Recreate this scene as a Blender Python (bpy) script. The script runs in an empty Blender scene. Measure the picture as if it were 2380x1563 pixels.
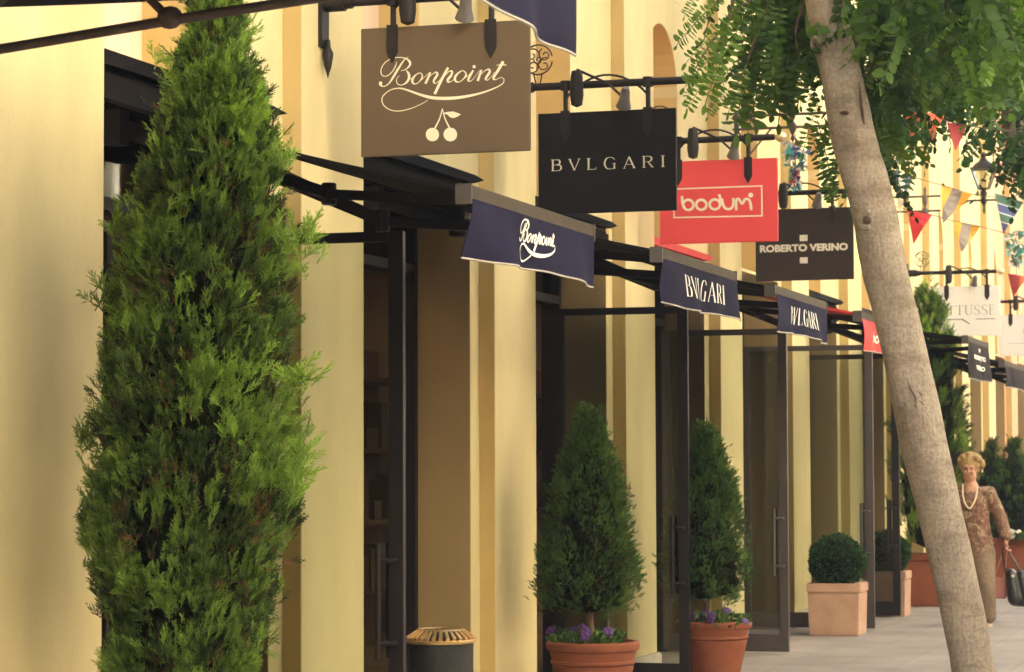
import bpy, bmesh, math, random
import numpy as np
from mathutils import Vector, Matrix, Euler
R = math.radians
random.seed(7); rng = np.random.default_rng(7)
scene = bpy.context.scene
col = scene.collection

# ------------------------------------------------------------------ camera
CAMZ = 1.6; FPX = 6000.0; PW, PH = 2380.0, 1563.0
cam_d = bpy.data.cameras.new("camera"); cam = bpy.data.objects.new("camera", cam_d); col.objects.link(cam)
scene.camera = cam
cam_d.sensor_width = 36; cam_d.lens = FPX / PW * 36; cam_d.clip_start = .1; cam_d.clip_end = 2000
CR = Matrix.Rotation(R(17.2), 3, 'Z') @ Matrix.Rotation(R(90 + 2.85), 3, 'X') @ Matrix.Rotation(R(-.2), 3, 'Z')
cam.matrix_world = Matrix.Translation((0, 0, CAMZ)) @ CR.to_4x4()
cam_d.dof.use_dof = True; cam_d.dof.focus_distance = 13.5; cam_d.dof.aperture_fstop = 7.1
# ------------------------------------------------------------------ world, sun, exposure
SUN_EL, SUN_AZ = R(31), R(-72)          # azimuth measured from +Y towards +X
world = bpy.data.worlds.new("World"); scene.world = world; world.use_nodes = True
wn = world.node_tree; bg = wn.nodes['Background']
sky = wn.nodes.new('ShaderNodeTexSky'); sky.sky_type = 'NISHITA'; sky.sun_disc = False
sky.sun_elevation = SUN_EL; sky.sun_rotation = SUN_AZ; sky.air_density = 1.0; sky.dust_density = 6.0; sky.ozone_density = .3
wn.links.new(sky.outputs[0], bg.inputs[0]); bg.inputs[1].default_value = .15
sd = bpy.data.lights.new("sun", 'SUN'); so = bpy.data.objects.new("sun", sd); col.objects.link(so)
sd.energy = 4.5; sd.angle = R(.6); sd.color = (1, .97, .91)
sdir = Vector((math.sin(SUN_AZ) * math.cos(SUN_EL), math.cos(SUN_AZ) * math.cos(SUN_EL), math.sin(SUN_EL)))
so.rotation_euler = sdir.to_track_quat('Z', 'Y').to_euler(); so.location = (8, 12, 20)
scene.view_settings.view_transform = 'Standard'; scene.view_settings.look = 'None'
scene.view_settings.exposure = 2.58; scene.view_settings.gamma = 1
scene.cycles.max_bounces = 10; scene.cycles.diffuse_bounces = 6; scene.cycles.transparent_max_bounces = 24
scene.cycles.transmission_bounces = 8; scene.cycles.use_denoising = True
scene.cycles.sample_clamp_indirect = 6; scene.cycles.caustics_reflective = False; scene.cycles.caustics_refractive = False

# ------------------------------------------------------------------ helpers
def ray(px, py):
    d = Vector(((px - PW / 2) / FPX, -(py - PH / 2) / FPX, -1.0))
    return CR @ d
def at(px, py, Y=None, X=None, Z=None):
    d = ray(px, py)
    t = Y / d.y if Y is not None else (X / d.x if X is not None else (Z - CAMZ) / d.z)
    return Vector((d.x * t, d.y * t, CAMZ + d.z * t))

def mat(name, c, rough=.7, c2=None, scale=4, detail=4, bump=0, bscale=60, metal=0, spec=.5, trans=0, stretch=None):
    m = bpy.data.materials.new(name); m.use_nodes = True
    n = m.node_tree; b = n.nodes['Principled BSDF']
    b.inputs['Roughness'].default_value = rough; b.inputs['Metallic'].default_value = metal
    b.inputs['Specular IOR Level'].default_value = spec
    tc = n.nodes.new('ShaderNodeTexCoord'); mp = n.nodes.new('ShaderNodeMapping')
    n.links.new(tc.outputs['Object'], mp.inputs[0])
    if stretch: mp.inputs['Scale'].default_value = stretch
    if c2 is None: c2 = tuple(x * .8 for x in c)
    no = n.nodes.new('ShaderNodeTexNoise'); no.inputs['Scale'].default_value = scale; no.inputs['Detail'].default_value = detail
    no.inputs['Roughness'].default_value = .6
    n.links.new(mp.outputs[0], no.inputs['Vector'])
    r = n.nodes.new('ShaderNodeValToRGB'); r.color_ramp.elements[0].position = .3; r.color_ramp.elements[1].position = .7
    r.color_ramp.elements[0].color = (*c2, 1); r.color_ramp.elements[1].color = (*c, 1)
    n.links.new(no.outputs[0], r.inputs[0]); n.links.new(r.outputs[0], b.inputs['Base Color'])
    if bump:
        nb = n.nodes.new('ShaderNodeTexNoise'); nb.inputs['Scale'].default_value = bscale; nb.inputs['Detail'].default_value = 5
        n.links.new(mp.outputs[0], nb.inputs['Vector'])
        bp = n.nodes.new('ShaderNodeBump'); bp.inputs['Strength'].default_value = bump; bp.inputs['Distance'].default_value = .01
        n.links.new(nb.outputs[0], bp.inputs['Height']); n.links.new(bp.outputs[0], b.inputs['Normal'])
    return m

def leaf_mat(name, dark, light, trans=.45, rough=.55, dead=None):
    m = bpy.data.materials.new(name); m.use_nodes = True; n = m.node_tree
    for x in list(n.nodes): n.nodes.remove(x)
    out = n.nodes.new('ShaderNodeOutputMaterial'); at_ = n.nodes.new('ShaderNodeAttribute'); at_.attribute_name = 'tint'
    r = n.nodes.new('ShaderNodeValToRGB'); e = r.color_ramp.elements
    e[0].position = 0; e[0].color = (*(dead or dark), 1); e[1].position = 1; e[1].color = (*light, 1)
    x = e.new(.12); x.color = (*dark, 1)
    n.links.new(at_.outputs['Fac'], r.inputs[0])
    p = n.nodes.new('ShaderNodeBsdfPrincipled'); p.inputs['Roughness'].default_value = rough; p.inputs['Specular IOR Level'].default_value = .35
    t = n.nodes.new('ShaderNodeBsdfTranslucent'); mx = n.nodes.new('ShaderNodeMixShader'); mx.inputs[0].default_value = trans
    hs = n.nodes.new('ShaderNodeHueSaturation'); hs.inputs['Value'].default_value = 1.5; hs.inputs['Saturation'].default_value = 1.1
    n.links.new(r.outputs[0], p.inputs['Base Color']); n.links.new(r.outputs[0], hs.inputs['Color']); n.links.new(hs.outputs[0], t.inputs['Color'])
    n.links.new(p.outputs[0], mx.inputs[1]); n.links.new(t.outputs[0], mx.inputs[2]); n.links.new(mx.outputs[0], out.inputs[0])
    return m

def glass_mat():
    m = bpy.data.materials.new("glass"); m.use_nodes = True; n = m.node_tree
    for x in list(n.nodes): n.nodes.remove(x)
    out = n.nodes.new('ShaderNodeOutputMaterial'); tr = n.nodes.new('ShaderNodeBsdfTransparent'); tr.inputs[0].default_value = (.80, .82, .80, 1)
    gl = n.nodes.new('ShaderNodeBsdfGlossy'); gl.inputs['Roughness'].default_value = .03
    fr = n.nodes.new('ShaderNodeFresnel'); fr.inputs[0].default_value = 1.45; mx = n.nodes.new('ShaderNodeMixShader')
    n.links.new(fr.outputs[0], mx.inputs[0]); n.links.new(tr.outputs[0], mx.inputs[1]); n.links.new(gl.outputs[0], mx.inputs[2]); n.links.new(mx.outputs[0], out.inputs[0])
    return m
def emit_mat(name, c, s):
    m = bpy.data.materials.new(name); m.use_nodes = True; b = m.node_tree.nodes['Principled BSDF']
    b.inputs['Emission Color'].default_value = (*c, 1); b.inputs['Emission Strength'].default_value = s
    return m

class MB:
    def __init__(s): s.v = []; s.f = []
    def add(s, vs, fs):
        o = len(s.v); s.v += [tuple(p) for p in vs]; s.f += [tuple(i + o for i in f) for f in fs]; return s
    def box(s, x0, x1, y0, y1, z0, z1):
        return s.add([(x0, y0, z0), (x1, y0, z0), (x1, y1, z0), (x0, y1, z0), (x0, y0, z1), (x1, y0, z1), (x1, y1, z1), (x0, y1, z1)],
                     [(0, 3, 2, 1), (4, 5, 6, 7), (0, 1, 5, 4), (1, 2, 6, 5), (2, 3, 7, 6), (3, 0, 4, 7)])
    def bar(s, p, q, w, h, up=(0, 0, 1), w2=None, h2=None):   # box from p to q, w across, h along up
        p, q = Vector(p), Vector(q); d = (q - p).normalized(); up = Vector(up)
        sd = d.cross(up).normalized(); u = sd.cross(d).normalized(); w2 = w if w2 is None else w2; h2 = h if h2 is None else h2
        vs = []
        for c, ww, hh in ((p, w, h), (q, w2, h2)):
            for a, b in ((-1, -1), (1, -1), (1, 1), (-1, 1)): vs.append(c + sd * a * ww / 2 + u * b * hh / 2)
        return s.add(vs, [(3, 2, 1, 0), (4, 5, 6, 7), (0, 1, 5, 4), (1, 2, 6, 5), (2, 3, 7, 6), (3, 0, 4, 7)])
    def tube(s, pts, rad, n=10, cap=True, wob=None):
        pts = [Vector(p) for p in pts]; m = len(pts)
        if not hasattr(rad, '__len__'): rad = [rad] * m
        vs = []; prev = None
        for i, p in enumerate(pts):
            d = (pts[min(i + 1, m - 1)] - pts[max(i - 1, 0)]).normalized()
            if prev is None: a = d.orthogonal().normalized()
            else: a = (prev - d * prev.dot(d)).normalized()
            prev = a; b = d.cross(a)
            for k in range(n):
                t = 2 * math.pi * k / n; rr = rad[i] * (wob(i, k) if wob else 1)
                vs.append(p + (a * math.cos(t) + b * math.sin(t)) * rr)
        fs = [(i * n + k, i * n + (k + 1) % n, (i + 1) * n + (k + 1) % n, (i + 1) * n + k) for i in range(m - 1) for k in range(n)]
        if cap: fs += [tuple(range(n))[::-1], tuple((m - 1) * n + k for k in range(n))]
        return s.add(vs, fs)
    def lathe(s, prof, c=(0, 0, 0), n=24, axis=None, closed=True):
        M = Matrix.Identity(3) if axis is None else Vector(axis).to_track_quat('Z', 'Y').to_matrix()
        vs = [Vector(c) + M @ Vector((r * math.cos(2 * math.pi * k / n), r * math.sin(2 * math.pi * k / n), z)) for r, z in prof for k in range(n)]
        m = len(prof); fs = [(i * n + k, i * n + (k + 1) % n, (i + 1) * n + (k + 1) % n, (i + 1) * n + k) for i in range(m - 1) for k in range(n)]
        if closed: fs += [tuple(range(n))[::-1], tuple((m - 1) * n + k for k in range(n))]
        return s.add(vs, fs)
    def ball(s, c, r, n=16, sc=(1, 1, 1), M=None):
        vs = []; m = n // 2
        for i in range(1, m):
            a = math.pi * i / m
            for k in range(n):
                t = 2 * math.pi * k / n; q = Vector((math.sin(a) * math.cos(t) * sc[0], math.sin(a) * math.sin(t) * sc[1], math.cos(a) * sc[2])) * r
                vs.append(Vector(c) + (M @ q if M else q))
        q0 = Vector((0, 0, sc[2])) * r; q1 = -q0
        if M: q0, q1 = M @ q0, M @ q1
        vs += [Vector(c) + q0, Vector(c) + q1]; T = len(vs) - 2
        fs = [(i * n + k, (i + 1) * n + k, (i + 1) * n + (k + 1) % n, i * n + (k + 1) % n) for i in range(m - 2) for k in range(n)]
        fs += [(T, k, (k + 1) % n) for k in range(n)] + [(T + 1, (m - 2) * n + (k + 1) % n, (m - 2) * n + k) for k in range(n)]
        return s.add(vs, fs)
    def prism(s, poly, fn, d0, d1):      # poly of (u,v); fn(u,v,d)->xyz
        n = len(poly); vs = [fn(u, v, d0) for u, v in poly] + [fn(u, v, d1) for u, v in poly]
        return s.add(vs, [tuple(range(n))[::-1], tuple(range(n, 2 * n))] + [(i, (i + 1) % n, n + (i + 1) % n, n + i) for i in range(n)])
    def build(s, name, m, parent=None, origin=None, smooth=False, bevel=0):
        me = bpy.data.meshes.new(name)
        o0 = Vector(origin) if origin is not None else (wloc(parent) if parent else Vector((0, 0, 0)))
        me.from_pydata([tuple(Vector(p) - o0) for p in s.v], [], s.f); me.update()
        bm = bmesh.new(); bm.from_mesh(me); bmesh.ops.recalc_face_normals(bm, faces=bm.faces)
        if bevel: bmesh.ops.bevel(bm, geom=[e for e in bm.edges if len(e.link_faces) == 2 and e.calc_face_angle(0) > .6], offset=bevel, segments=2, affect='EDGES', clamp_overlap=True)
        if smooth:
            for f in bm.faces: f.smooth = True
            for e in bm.edges:
                if len(e.link_faces) == 2 and e.calc_face_angle(0) > R(40): e.smooth = False
        bm.to_mesh(me); bm.free()
        me.materials.append(m)
        o = bpy.data.objects.new(name, me); col.objects.link(o)
        if parent:
            o.parent = parent; o.location = o0 - wloc(parent)
        else: o.location = o0
        return o
def wloc(o):
    v = Vector((0, 0, 0))
    while o: v = v + o.location; o = o.parent
    return v
def tag(o, label=None, cat=None, group=None, kind=None):
    if label: o['label'] = label
    if cat: o['category'] = cat
    if group: o['group'] = group
    if kind: o['kind'] = kind
    return o
def thing(name, loc, label, cat, group=None, rz=0):
    o = bpy.data.objects.new(name, None); col.objects.link(o); o.location = loc; o.rotation_euler.z = rz
    o.empty_display_size = .1
    return tag(o, label, cat, group)
def copy_tree(o, parent=None):
    c = o.copy(); col.objects.link(c); c.parent = parent
    for ch in list(o.children): copy_tree(ch, c)
    return c
def arrays_obj(name, V, F, tint, m, parent=None, origin=None, smooth=False):
    """V (n,3) world coords, F (m,k) same-size faces, tint per vertex"""
    me = bpy.data.meshes.new(name); k = F.shape[1]
    o0 = Vector(origin) if origin is not None else (wloc(parent) if parent else Vector((0, 0, 0)))
    V = V - np.array(o0)[None, :]
    me.vertices.add(len(V)); me.vertices.foreach_set('co', V.astype(np.float32).ravel())
    me.loops.add(F.size); me.loops.foreach_set('vertex_index', F.astype(np.int32).ravel())
    me.polygons.add(len(F)); me.polygons.foreach_set('loop_start', np.arange(0, F.size, k, dtype=np.int32)); me.polygons.foreach_set('loop_total', np.full(len(F), k, dtype=np.int32))
    if tint is not None:
        a = me.attributes.new('tint', 'FLOAT', 'POINT'); a.data.foreach_set('value', tint.astype(np.float32))
    me.update(calc_edges=True); me.validate()
    me.materials.append(m)
    o = bpy.data.objects.new(name, me); col.objects.link(o)
    if parent: o.parent = parent; o.location = o0 - wloc(parent)
    else: o.location = o0
    return o
def scatter(proto_v, proto_f, frames, tints, ptint=None):
    """frames: (n,4,3) rows = x axis, y axis, z axis, origin (axes already scaled)"""
    n = len(frames); k = len(proto_v)
    A = frames[:, :3, :]; O = frames[:, 3, :]
    V = np.einsum('pi,nij->npj', proto_v, A) + O[:, None, :]
    F = proto_f[None, :, :] + (np.arange(n) * k)[:, None, None]
    T = np.repeat(tints[:, None], k, 1)
    if ptint is not None: T = T + ptint[None, :]
    return V.reshape(-1, 3), F.reshape(-1, proto_f.shape[1]), np.clip(T, 0, 1).ravel()
def frame_z(d, roll, sc, o):
    """orthonormal frame with z = d"""
    d = d / np.linalg.norm(d); a = np.cross(d, [0.01, .02, 1.0]); a /= np.linalg.norm(a) + 1e-9; b = np.cross(d, a)
    x = a * math.cos(roll) + b * math.sin(roll); y = np.cross(d, x)
    return np.stack([x * sc, y * sc, d * sc, np.asarray(o, float)])

# strokes -> flat ribbons (u, v, half width)
def catmull(P, n=7):
    P = [np.array(p, float) for p in P]
    if len(P) < 3: return [P[0] + (P[-1] - P[0]) * t / n for t in range(n + 1)]
    Q = [2 * P[0] - P[1]] + P + [2 * P[-1] - P[-2]]; out = []
    for i in range(1, len(Q) - 2):
        for t in np.linspace(0, 1, n, endpoint=False):
            a, b, c, d = Q[i - 1], Q[i], Q[i + 1], Q[i + 2]
            out.append(.5 * ((2 * b) + (c - a) * t + (2 * a - 5 * b + 4 * c - d) * t * t + (3 * b - a - 3 * c + d) * t ** 3))
    out.append(P[-1]); return out
def ribbon(mb, P, fn, smooth=True, n=7, lift=0.0):
    Q = catmull(P, n) if smooth else [np.array(p, float) for p in P]
    vs = []; m = len(Q)
    for i, q in enumerate(Q):
        d = Q[min(i + 1, m - 1)][:2] - Q[max(i - 1, 0)][:2]; L = np.hypot(*d) or 1; nx, ny = -d[1] / L, d[0] / L; w = max(q[2], .0) / 2
        vs += [fn(q[0] + nx * w, q[1] + ny * w, lift), fn(q[0] - nx * w, q[1] - ny * w, lift)]
    mb.add(vs, [(2 * i, 2 * i + 1, 2 * i + 3, 2 * i + 2) for i in range(m - 1)])
def disc(mb, u, v, r, fn, lift=0.0, n=28):
    mb.add([fn(u, v, lift)] + [fn(u + r * math.cos(2 * math.pi * k / n), v + r * math.sin(2 * math.pi * k / n), lift) for k in range(n)], [(0, k + 1, (k + 1) % n + 1) for k in range(n)])

# ------------------------------------------------------------------ materials
M = {}
M['wall'] = mat('yellow_render', (.725, .615, .345), .9, (.59, .49, .255), 1.5, 8, .3, 70, 0, .2, stretch=(1, 1, .38))
M['wallpink'] = mat('pink_cream_render', (.80, .62, .47), .85, (.74, .56, .42), 1.6, 5, .2, 90)
M['cream_render'] = mat('pale_cream_render', (.78, .74, .58), .85, (.74, .70, .54), 1.6, 5, .2, 90)
M['pinkhouse'] = mat('salmon_render', (.74, .42, .25), .85, (.66, .36, .21), 1.3, 5, .2, 80)
M['ochre'] = mat('shaded_ochre_paint', (.60, .44, .18), .85, (.54, .38, .15), 1.5, 5, .2, 80)  # ochre tone with part of the side faces' shade mixed in
M['reveal'] = mat('shaded_ochre_render', (.37, .26, .115), .85, (.32, .22, .095), 1.5, 5, .2, 80)  # wall tone darkened, shade of the door reveals is in the colour
M['plinth'] = mat('pale_stone', (.62, .56, .48), .7, (.5, .45, .38), 7, 6, .3, 50)
M['frame'] = mat('dark_brown_metal', (.020, .015, .015), .5, (.013, .010, .010), 9, 4, .05, 40, 0, .25)
M['steel'] = mat('grey_painted_steel', (.085, .07, .068), .45, (.065, .055, .052), 9, 4, .04, 40, 0, .4)
M['iron'] = mat('black_iron', (.022, .015, .014), .55, (.012, .009, .009), 14, 4, .15, 60, .0, .3)
M['rail'] = mat('weathered_iron', (.13, .10, .085), .6, (.08, .06, .055), 14, 4, .15, 60)
M['inside'] = mat('shop_interior', (.34, .23, .13), .8, (.16, .10, .06), 1.1, 3)
M['glass'] = glass_mat()
M['awn_black'] = mat('black_canvas', (.010, .008, .008), .9, (.007, .006, .006), 20, 3, .1, 200, 0, .1)
M['navy'] = mat('navy_canvas', (.018, .017, .043), .9, (.013, .012, .032), 5, 5, .25, 320, 0, .08)
M['redcloth'] = mat('red_canvas', (.62, .045, .045), .8, (.5, .03, .03), 5, 5, .2, 300)
M['greycloth'] = mat('charcoal_canvas', (.03, .025, .027), .9, (.02, .018, .02), 5, 5, .2, 300, 0, .1)
M['bar'] = mat('brown_metal_profile', (.060, .044, .032), .7, (.045, .033, .025), 10, 3, .05, 40, 0, .2)
M['hem'] = mat('pale_hem', (.42, .38, .33), .8)
M['cream'] = mat('cream_lettering', (.85, .77, .58), .5, (.8, .72, .53), 5)
M['white'] = mat('white_lettering', (.85, .82, .76), .5, (.8, .77, .7), 5)
M['sbrown'] = mat('taupe_sign_panel', (.135, .093, .056), .7, (.118, .082, .049), 3, 5, .05, 30, 0, .25)
M['sblack'] = mat('black_sign_panel', (.010, .008, .0075), .6, (.008, .006, .006), 3, 5, .03, 30, 0, .2)
M['sred'] = mat('red_sign_panel', (.80, .07, .08), .6, (.74, .062, .07), 2.5, 5, .03, 30)
M['sgrey'] = mat('charcoal_sign_panel', (.045, .034, .032), .65, (.038, .030, .028), 3, 5, .03, 30, 0, .25)
M['swhite'] = mat('white_sign_panel', (.70, .69, .68), .6, (.67, .66, .65), 3, 5, .02, 30)
M['sepia'] = mat('grey_lettering', (.03, .03, .03), .7)
M['terra'] = mat('terracotta', (.30, .10, .052), .85, (.19, .06, .034), 5, 8, .35, 60, 0, .2)
M['terrapale'] = mat('pale_terracotta', (.56, .37, .27), .9, (.43, .26, .18), 5, 8, .4, 60, 0, .2)
M['soil'] = mat('soil', (.05, .035, .022), .95, (.02, .014, .01), 30, 6, .8, 40)
M['trunkbark'] = mat('small_bark', (.16, .09, .055), .9, (.08, .045, .03), 18, 6, .6, 60)
M['brass'] = mat('worn_brass', (.88, .62, .30), .35, (.7, .46, .2), 30, 3, .1, 60, .75)
M['binblack'] = mat('black_bin_metal', (.022, .019, .020), .6, (.010, .009, .010), 45, 3, .6, 160)
M['gold'] = mat('gold_finial', (.85, .72, .45), .3, (.75, .6, .35), 8, 3, 0, 10, .6)
M['lampgrey'] = mat('lamp_housing', (.16, .15, .145), .4, (.09, .08, .08), 12)

def pave_mat():
    m = bpy.data.materials.new('stone_paving'); m.use_nodes = True; n = m.node_tree; b = n.nodes['Principled BSDF']; b.inputs['Roughness'].default_value = .75
    tc = n.nodes.new('ShaderNodeTexCoord'); mp = n.nodes.new('ShaderNodeMapping'); mp.inputs['Rotation'].default_value = (0, 0, R(90)); n.links.new(tc.outputs['Object'], mp.inputs[0])
    br = n.nodes.new('ShaderNodeTexBrick'); br.inputs['Scale'].default_value = 1; br.inputs['Brick Width'].default_value = .9; br.inputs['Row Height'].default_value = .45
    br.inputs['Mortar Size'].default_value = .006; br.inputs['Color1'].default_value = (.35, .31, .275, 1); br.inputs['Color2'].default_value = (.32, .28, .25, 1); br.inputs['Mortar'].default_value = (.25, .22, .20, 1)
    n.links.new(mp.outputs[0], br.inputs[0])
    no = n.nodes.new('ShaderNodeTexNoise'); no.inputs['Scale'].default_value = 1.7; no.inputs['Detail'].default_value = 8; n.links.new(tc.outputs['Object'], no.inputs[0])
    rr = n.nodes.new('ShaderNodeValToRGB'); rr.color_ramp.elements[0].position = .3; rr.color_ramp.elements[0].color = (.70, .68, .66, 1); rr.color_ramp.elements[1].position = .72; rr.color_ramp.elements[1].color = (1.06, 1.03, 1, 1)
    n.links.new(no.outputs[0], rr.inputs[0])
    mx = n.nodes.new('ShaderNodeMix'); mx.data_type = 'RGBA'; mx.blend_type = 'MULTIPLY'; mx.inputs[0].default_value = 1
    n.links.new(br.outputs[0], mx.inputs[6]); n.links.new(rr.outputs[0], mx.inputs[7]); n.links.new(mx.outputs[2], b.inputs['Base Color'])
    bp = n.nodes.new('ShaderNodeBump'); bp.inputs['Strength'].default_value = .3; bp.inputs['Distance'].default_value = .01
    n.links.new(br.outputs['Fac'], bp.inputs['Height']); bp.invert = True; n.links.new(bp.outputs[0], b.inputs['Normal'])
    return m
M['pave'] = pave_mat()

# ------------------------------------------------------------------ ground
g = MB(); g.add([(-300, -300, 0), (300, -300, 0), (300, 400, 0), (-300, 400, 0)], [(0, 1, 2, 3)])
tag(g.build('pavement', M['pave']), kind='structure')

# ------------------------------------------------------------------ facade geometry (street runs along +Y, facade faces +X)
PITCH = 3.22; XP = -4.85; XM = -4.95; XG = -5.28; XN = -5.2
def bay(k): a = 9.76 + PITCH * k; return a, a + 2.32
def facade(root, k0, k1, wallm, revm, backm, ztop=9.6, doors=True, off=0.0, detail=True):
    for k in range(k0, k1 + 1):
        a, b = bay(k); a += off; b += off
        w = MB(); xi = XG - .02
        w.box(xi, XM, a, a + .18, 0, 3.36); w.box(xi, XM, b - .18, b, 0, 3.36)
        w.box(xi, XM, a, b, 3.362, 3.39)
        na, nb, zs = a + .15, a + 1.2, 4.62; r = (nb - na) / 2; nc = (na + nb) / 2
        w.box(xi, XM, a, na, 3.392, 5.4); w.box(xi, XM, nb, b, 3.392, 5.4)
        arch = [(na, 5.4), (na, zs)] + [(nc - r * math.cos(t), zs + r * math.sin(t)) for t in np.linspace(0, math.pi, 19)[1:-1]] + [(nb, zs), (nb, 5.4)]
        for i in range(len(arch) - 1):     # wall above the arch in strips
            (y0, z0), (y1, z1) = arch[i], arch[i + 1]
            if y1 - y0 > 1e-4: w.prism([(y0, z0), (y1, z1), (y1, 5.4), (y0, 5.4)], lambda u, v, d: (d, u, v), xi, XM)
        w.box(xi, XM, a, b, 5.402, ztop)
        w.build('wall', wallm, root)
        # ochre lining of door reveal and arched niche, their shade partly put into its colour
        e = .004; l = MB(); l.box(xi + .001, XM - .003, b - .18 - e, b - .18 + .0005, .152, 3.358); l.build('reveal_shade_lining', revm, root)
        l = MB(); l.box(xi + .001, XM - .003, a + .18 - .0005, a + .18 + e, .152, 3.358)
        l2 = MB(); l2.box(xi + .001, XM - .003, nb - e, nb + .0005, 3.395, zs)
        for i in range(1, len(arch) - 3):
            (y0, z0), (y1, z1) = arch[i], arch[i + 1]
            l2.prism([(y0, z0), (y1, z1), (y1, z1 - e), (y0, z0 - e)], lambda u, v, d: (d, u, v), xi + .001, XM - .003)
        l2.build('niche_shade_lining', M['ochre'], root)
        l.build('reveal_shade_lining', revm, root)
        l = MB(); l.box(XM + .001, XP - .001, b - .004, b + .001, .16, ztop - .3); l.build('pilaster_side_shade', M['ochre'], root)  # darker than the front: side shade partly painted on
        q = MB(); q.box(XN - .12, XN, na - .05, nb + .05, 3.36, 5.35); q.build('niche_back', backm, root)
        pe = b + (.995 if k == -1 else .9); p = MB(); p.box(xi, XP, b, pe, .152, ztop); p.build('pilaster', wallm, root, bevel=.006)
        for pb in ((xi, XP + .035, b - .02, b + .92, 0, .152), (xi, XM + .03, a + .021, a + .178, 0, .15), (xi, XM + .03, b - .178, b - .022, 0, .15)): p = MB(); p.box(*pb); p.build('plinth', M['plinth'], root, bevel=.012)
    y0 = bay(k0)[0] + off; y1 = bay(k1)[1] + .9 + off
    c = MB(); c.box(XG - .3, XP + .3, y0, y1, ztop, ztop + .3); c.box(XG - .3, XP + .15, y0, y1, ztop - .25, ztop - .002); c.build('cornice', wallm, root, bevel=.02)
    c = MB(); c.box(-13, XG - .3, y0, y1, ztop - .1, ztop + .1); c.build('roof', M['terra'], root)
    c = MB(); c.box(-13, -12.8, y0, y1, 0, ztop - .12); c.box(-12.8, xi_, y0, y0 + .2, 0, ztop - .12); c.box(-12.8, xi_, y1 - .2, y1, 0, ztop - .12); c.build('rear_wall', wallm, root)
    i = MB(); i.box(-8.6, -8.5, y0 + .25, y1 - .25, .02, 3.5); i.box(-8.5, XG - .15, y0 + .25, y1 - .25, 3.40, 3.5); i.box(-8.5, XG - .15, y0 + .25, y1 - .25, .004, .03); i.build('shop_interior', M['inside'], root)
xi_ = XG - .05
def box_door(root, k, off=0):       # fixed glazing, frame, closed near leaf
    a, b = bay(k); a += off; b += off; ya, yb = a + .185, b - .185; xg = XG - .08
    f = MB(); t = .07
    f.box(xg - t, xg + t, ya, ya + .06, .005, 3.36); f.box(xg - t, xg + t, yb - .06, yb, .005, 3.36)
    f.box(xg - t, xg + t, ya + .06, yb - .06, 2.78, 2.84); f.box(xg - t, xg + t, ya + .06, yb - .06, 3.26, 3.36)
    f.build('door_frame', M['frame'], root, bevel=.004)
    p = MB(); p.box(xg - .006, xg + .006, ya + .06, yb - .06, 2.84, 3.26); p.build('transom_pane', M['glass'], root)
    mid = (ya + yb) / 2
    return xg, ya + .065, mid, yb - .065
def leaf(root, hinge, width, rz, z1=2.74, m='frame', handles=True):
    """door leaf lying along local +X from its hinge, rotated rz about Z; parts: stile/rails frame, pane, handles"""
    d = MB(); s = .075; th = .022
    d.box(0, s, -th, th, .02, z1); d.box(width - s, width, -th, th, .02, z1)
    d.box(s, width - s, -th, th, z1 - .05, z1); d.box(s, width - s, -th, th, .02, .165)
    o = d.build('door', M[m], None, origin=(0, 0, 0), bevel=.003)
    o.parent = root; o.location = Vector(hinge) - wloc(root); o.rotation_euler.z = rz
    def sub(mb, name, mm, **kw):
        c = mb.build(name, mm, None, origin=(0, 0, 0), **kw); c.parent = o; c.location = (0, 0, 0)
    p = MB(); p.box(s - .01, width - s + .01, -.005, .005, .16, z1 - .045); sub(p, 'glass_pane', M['glass'])
    if handles:
        for sg in (-1, 1):
            h = MB(); hx = width - s - .035
            h.tube([(hx, sg * .075, .66), (hx, sg * .075, 1.22)], .014, 10)
            for z in (.74, 1.14): h.tube([(hx, sg * .075, z), (width - s * .5, sg * .06, z), (width - s * .5, sg * .02, z)], .011, 8)
            sub(h, 'door_handle', M[m], smooth=True)
    return o

bld = thing('arcade_building', (XP, bay(-8)[0], 0), 'long yellow rendered shopping arcade with projecting pilasters, arched niches and glazed shop doors', 'building')
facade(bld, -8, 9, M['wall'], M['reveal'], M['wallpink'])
openings = {}
for k in range(-3, 10):
    xg, ya, ym, yb = box_door(bld, k); openings[k] = (xg, ya, ym, yb)
    leaf(bld, (xg + .02, ya, 0), ym - ya - .004, R(90))                       # closed near leaf
pink = thing('salmon_building', (XP, bay(10)[0], 0), 'salmon pink shop building at the far end of the yellow arcade', 'building')
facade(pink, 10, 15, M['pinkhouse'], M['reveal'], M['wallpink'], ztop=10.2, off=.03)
for k in range(10, 16): box_door(pink, k, .03)
# open leaves, hinged at each far jamb and swung out over the pavement: (hinge Y, free edge seen at px, material)
for Yh, px, mm in ((11.84, 940, 'frame'), (18.2, 1601, 'frame'), (21.5, 1831, 'steel'), (24.75, 2030, 'steel'), (26.9, 2090, 'frame')):
    fx = at(px, 1080, Y=Yh).x; xh = XG - .03
    leaf(bld, (xh, Yh, 0), fx - xh, 0, m=mm)
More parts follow.
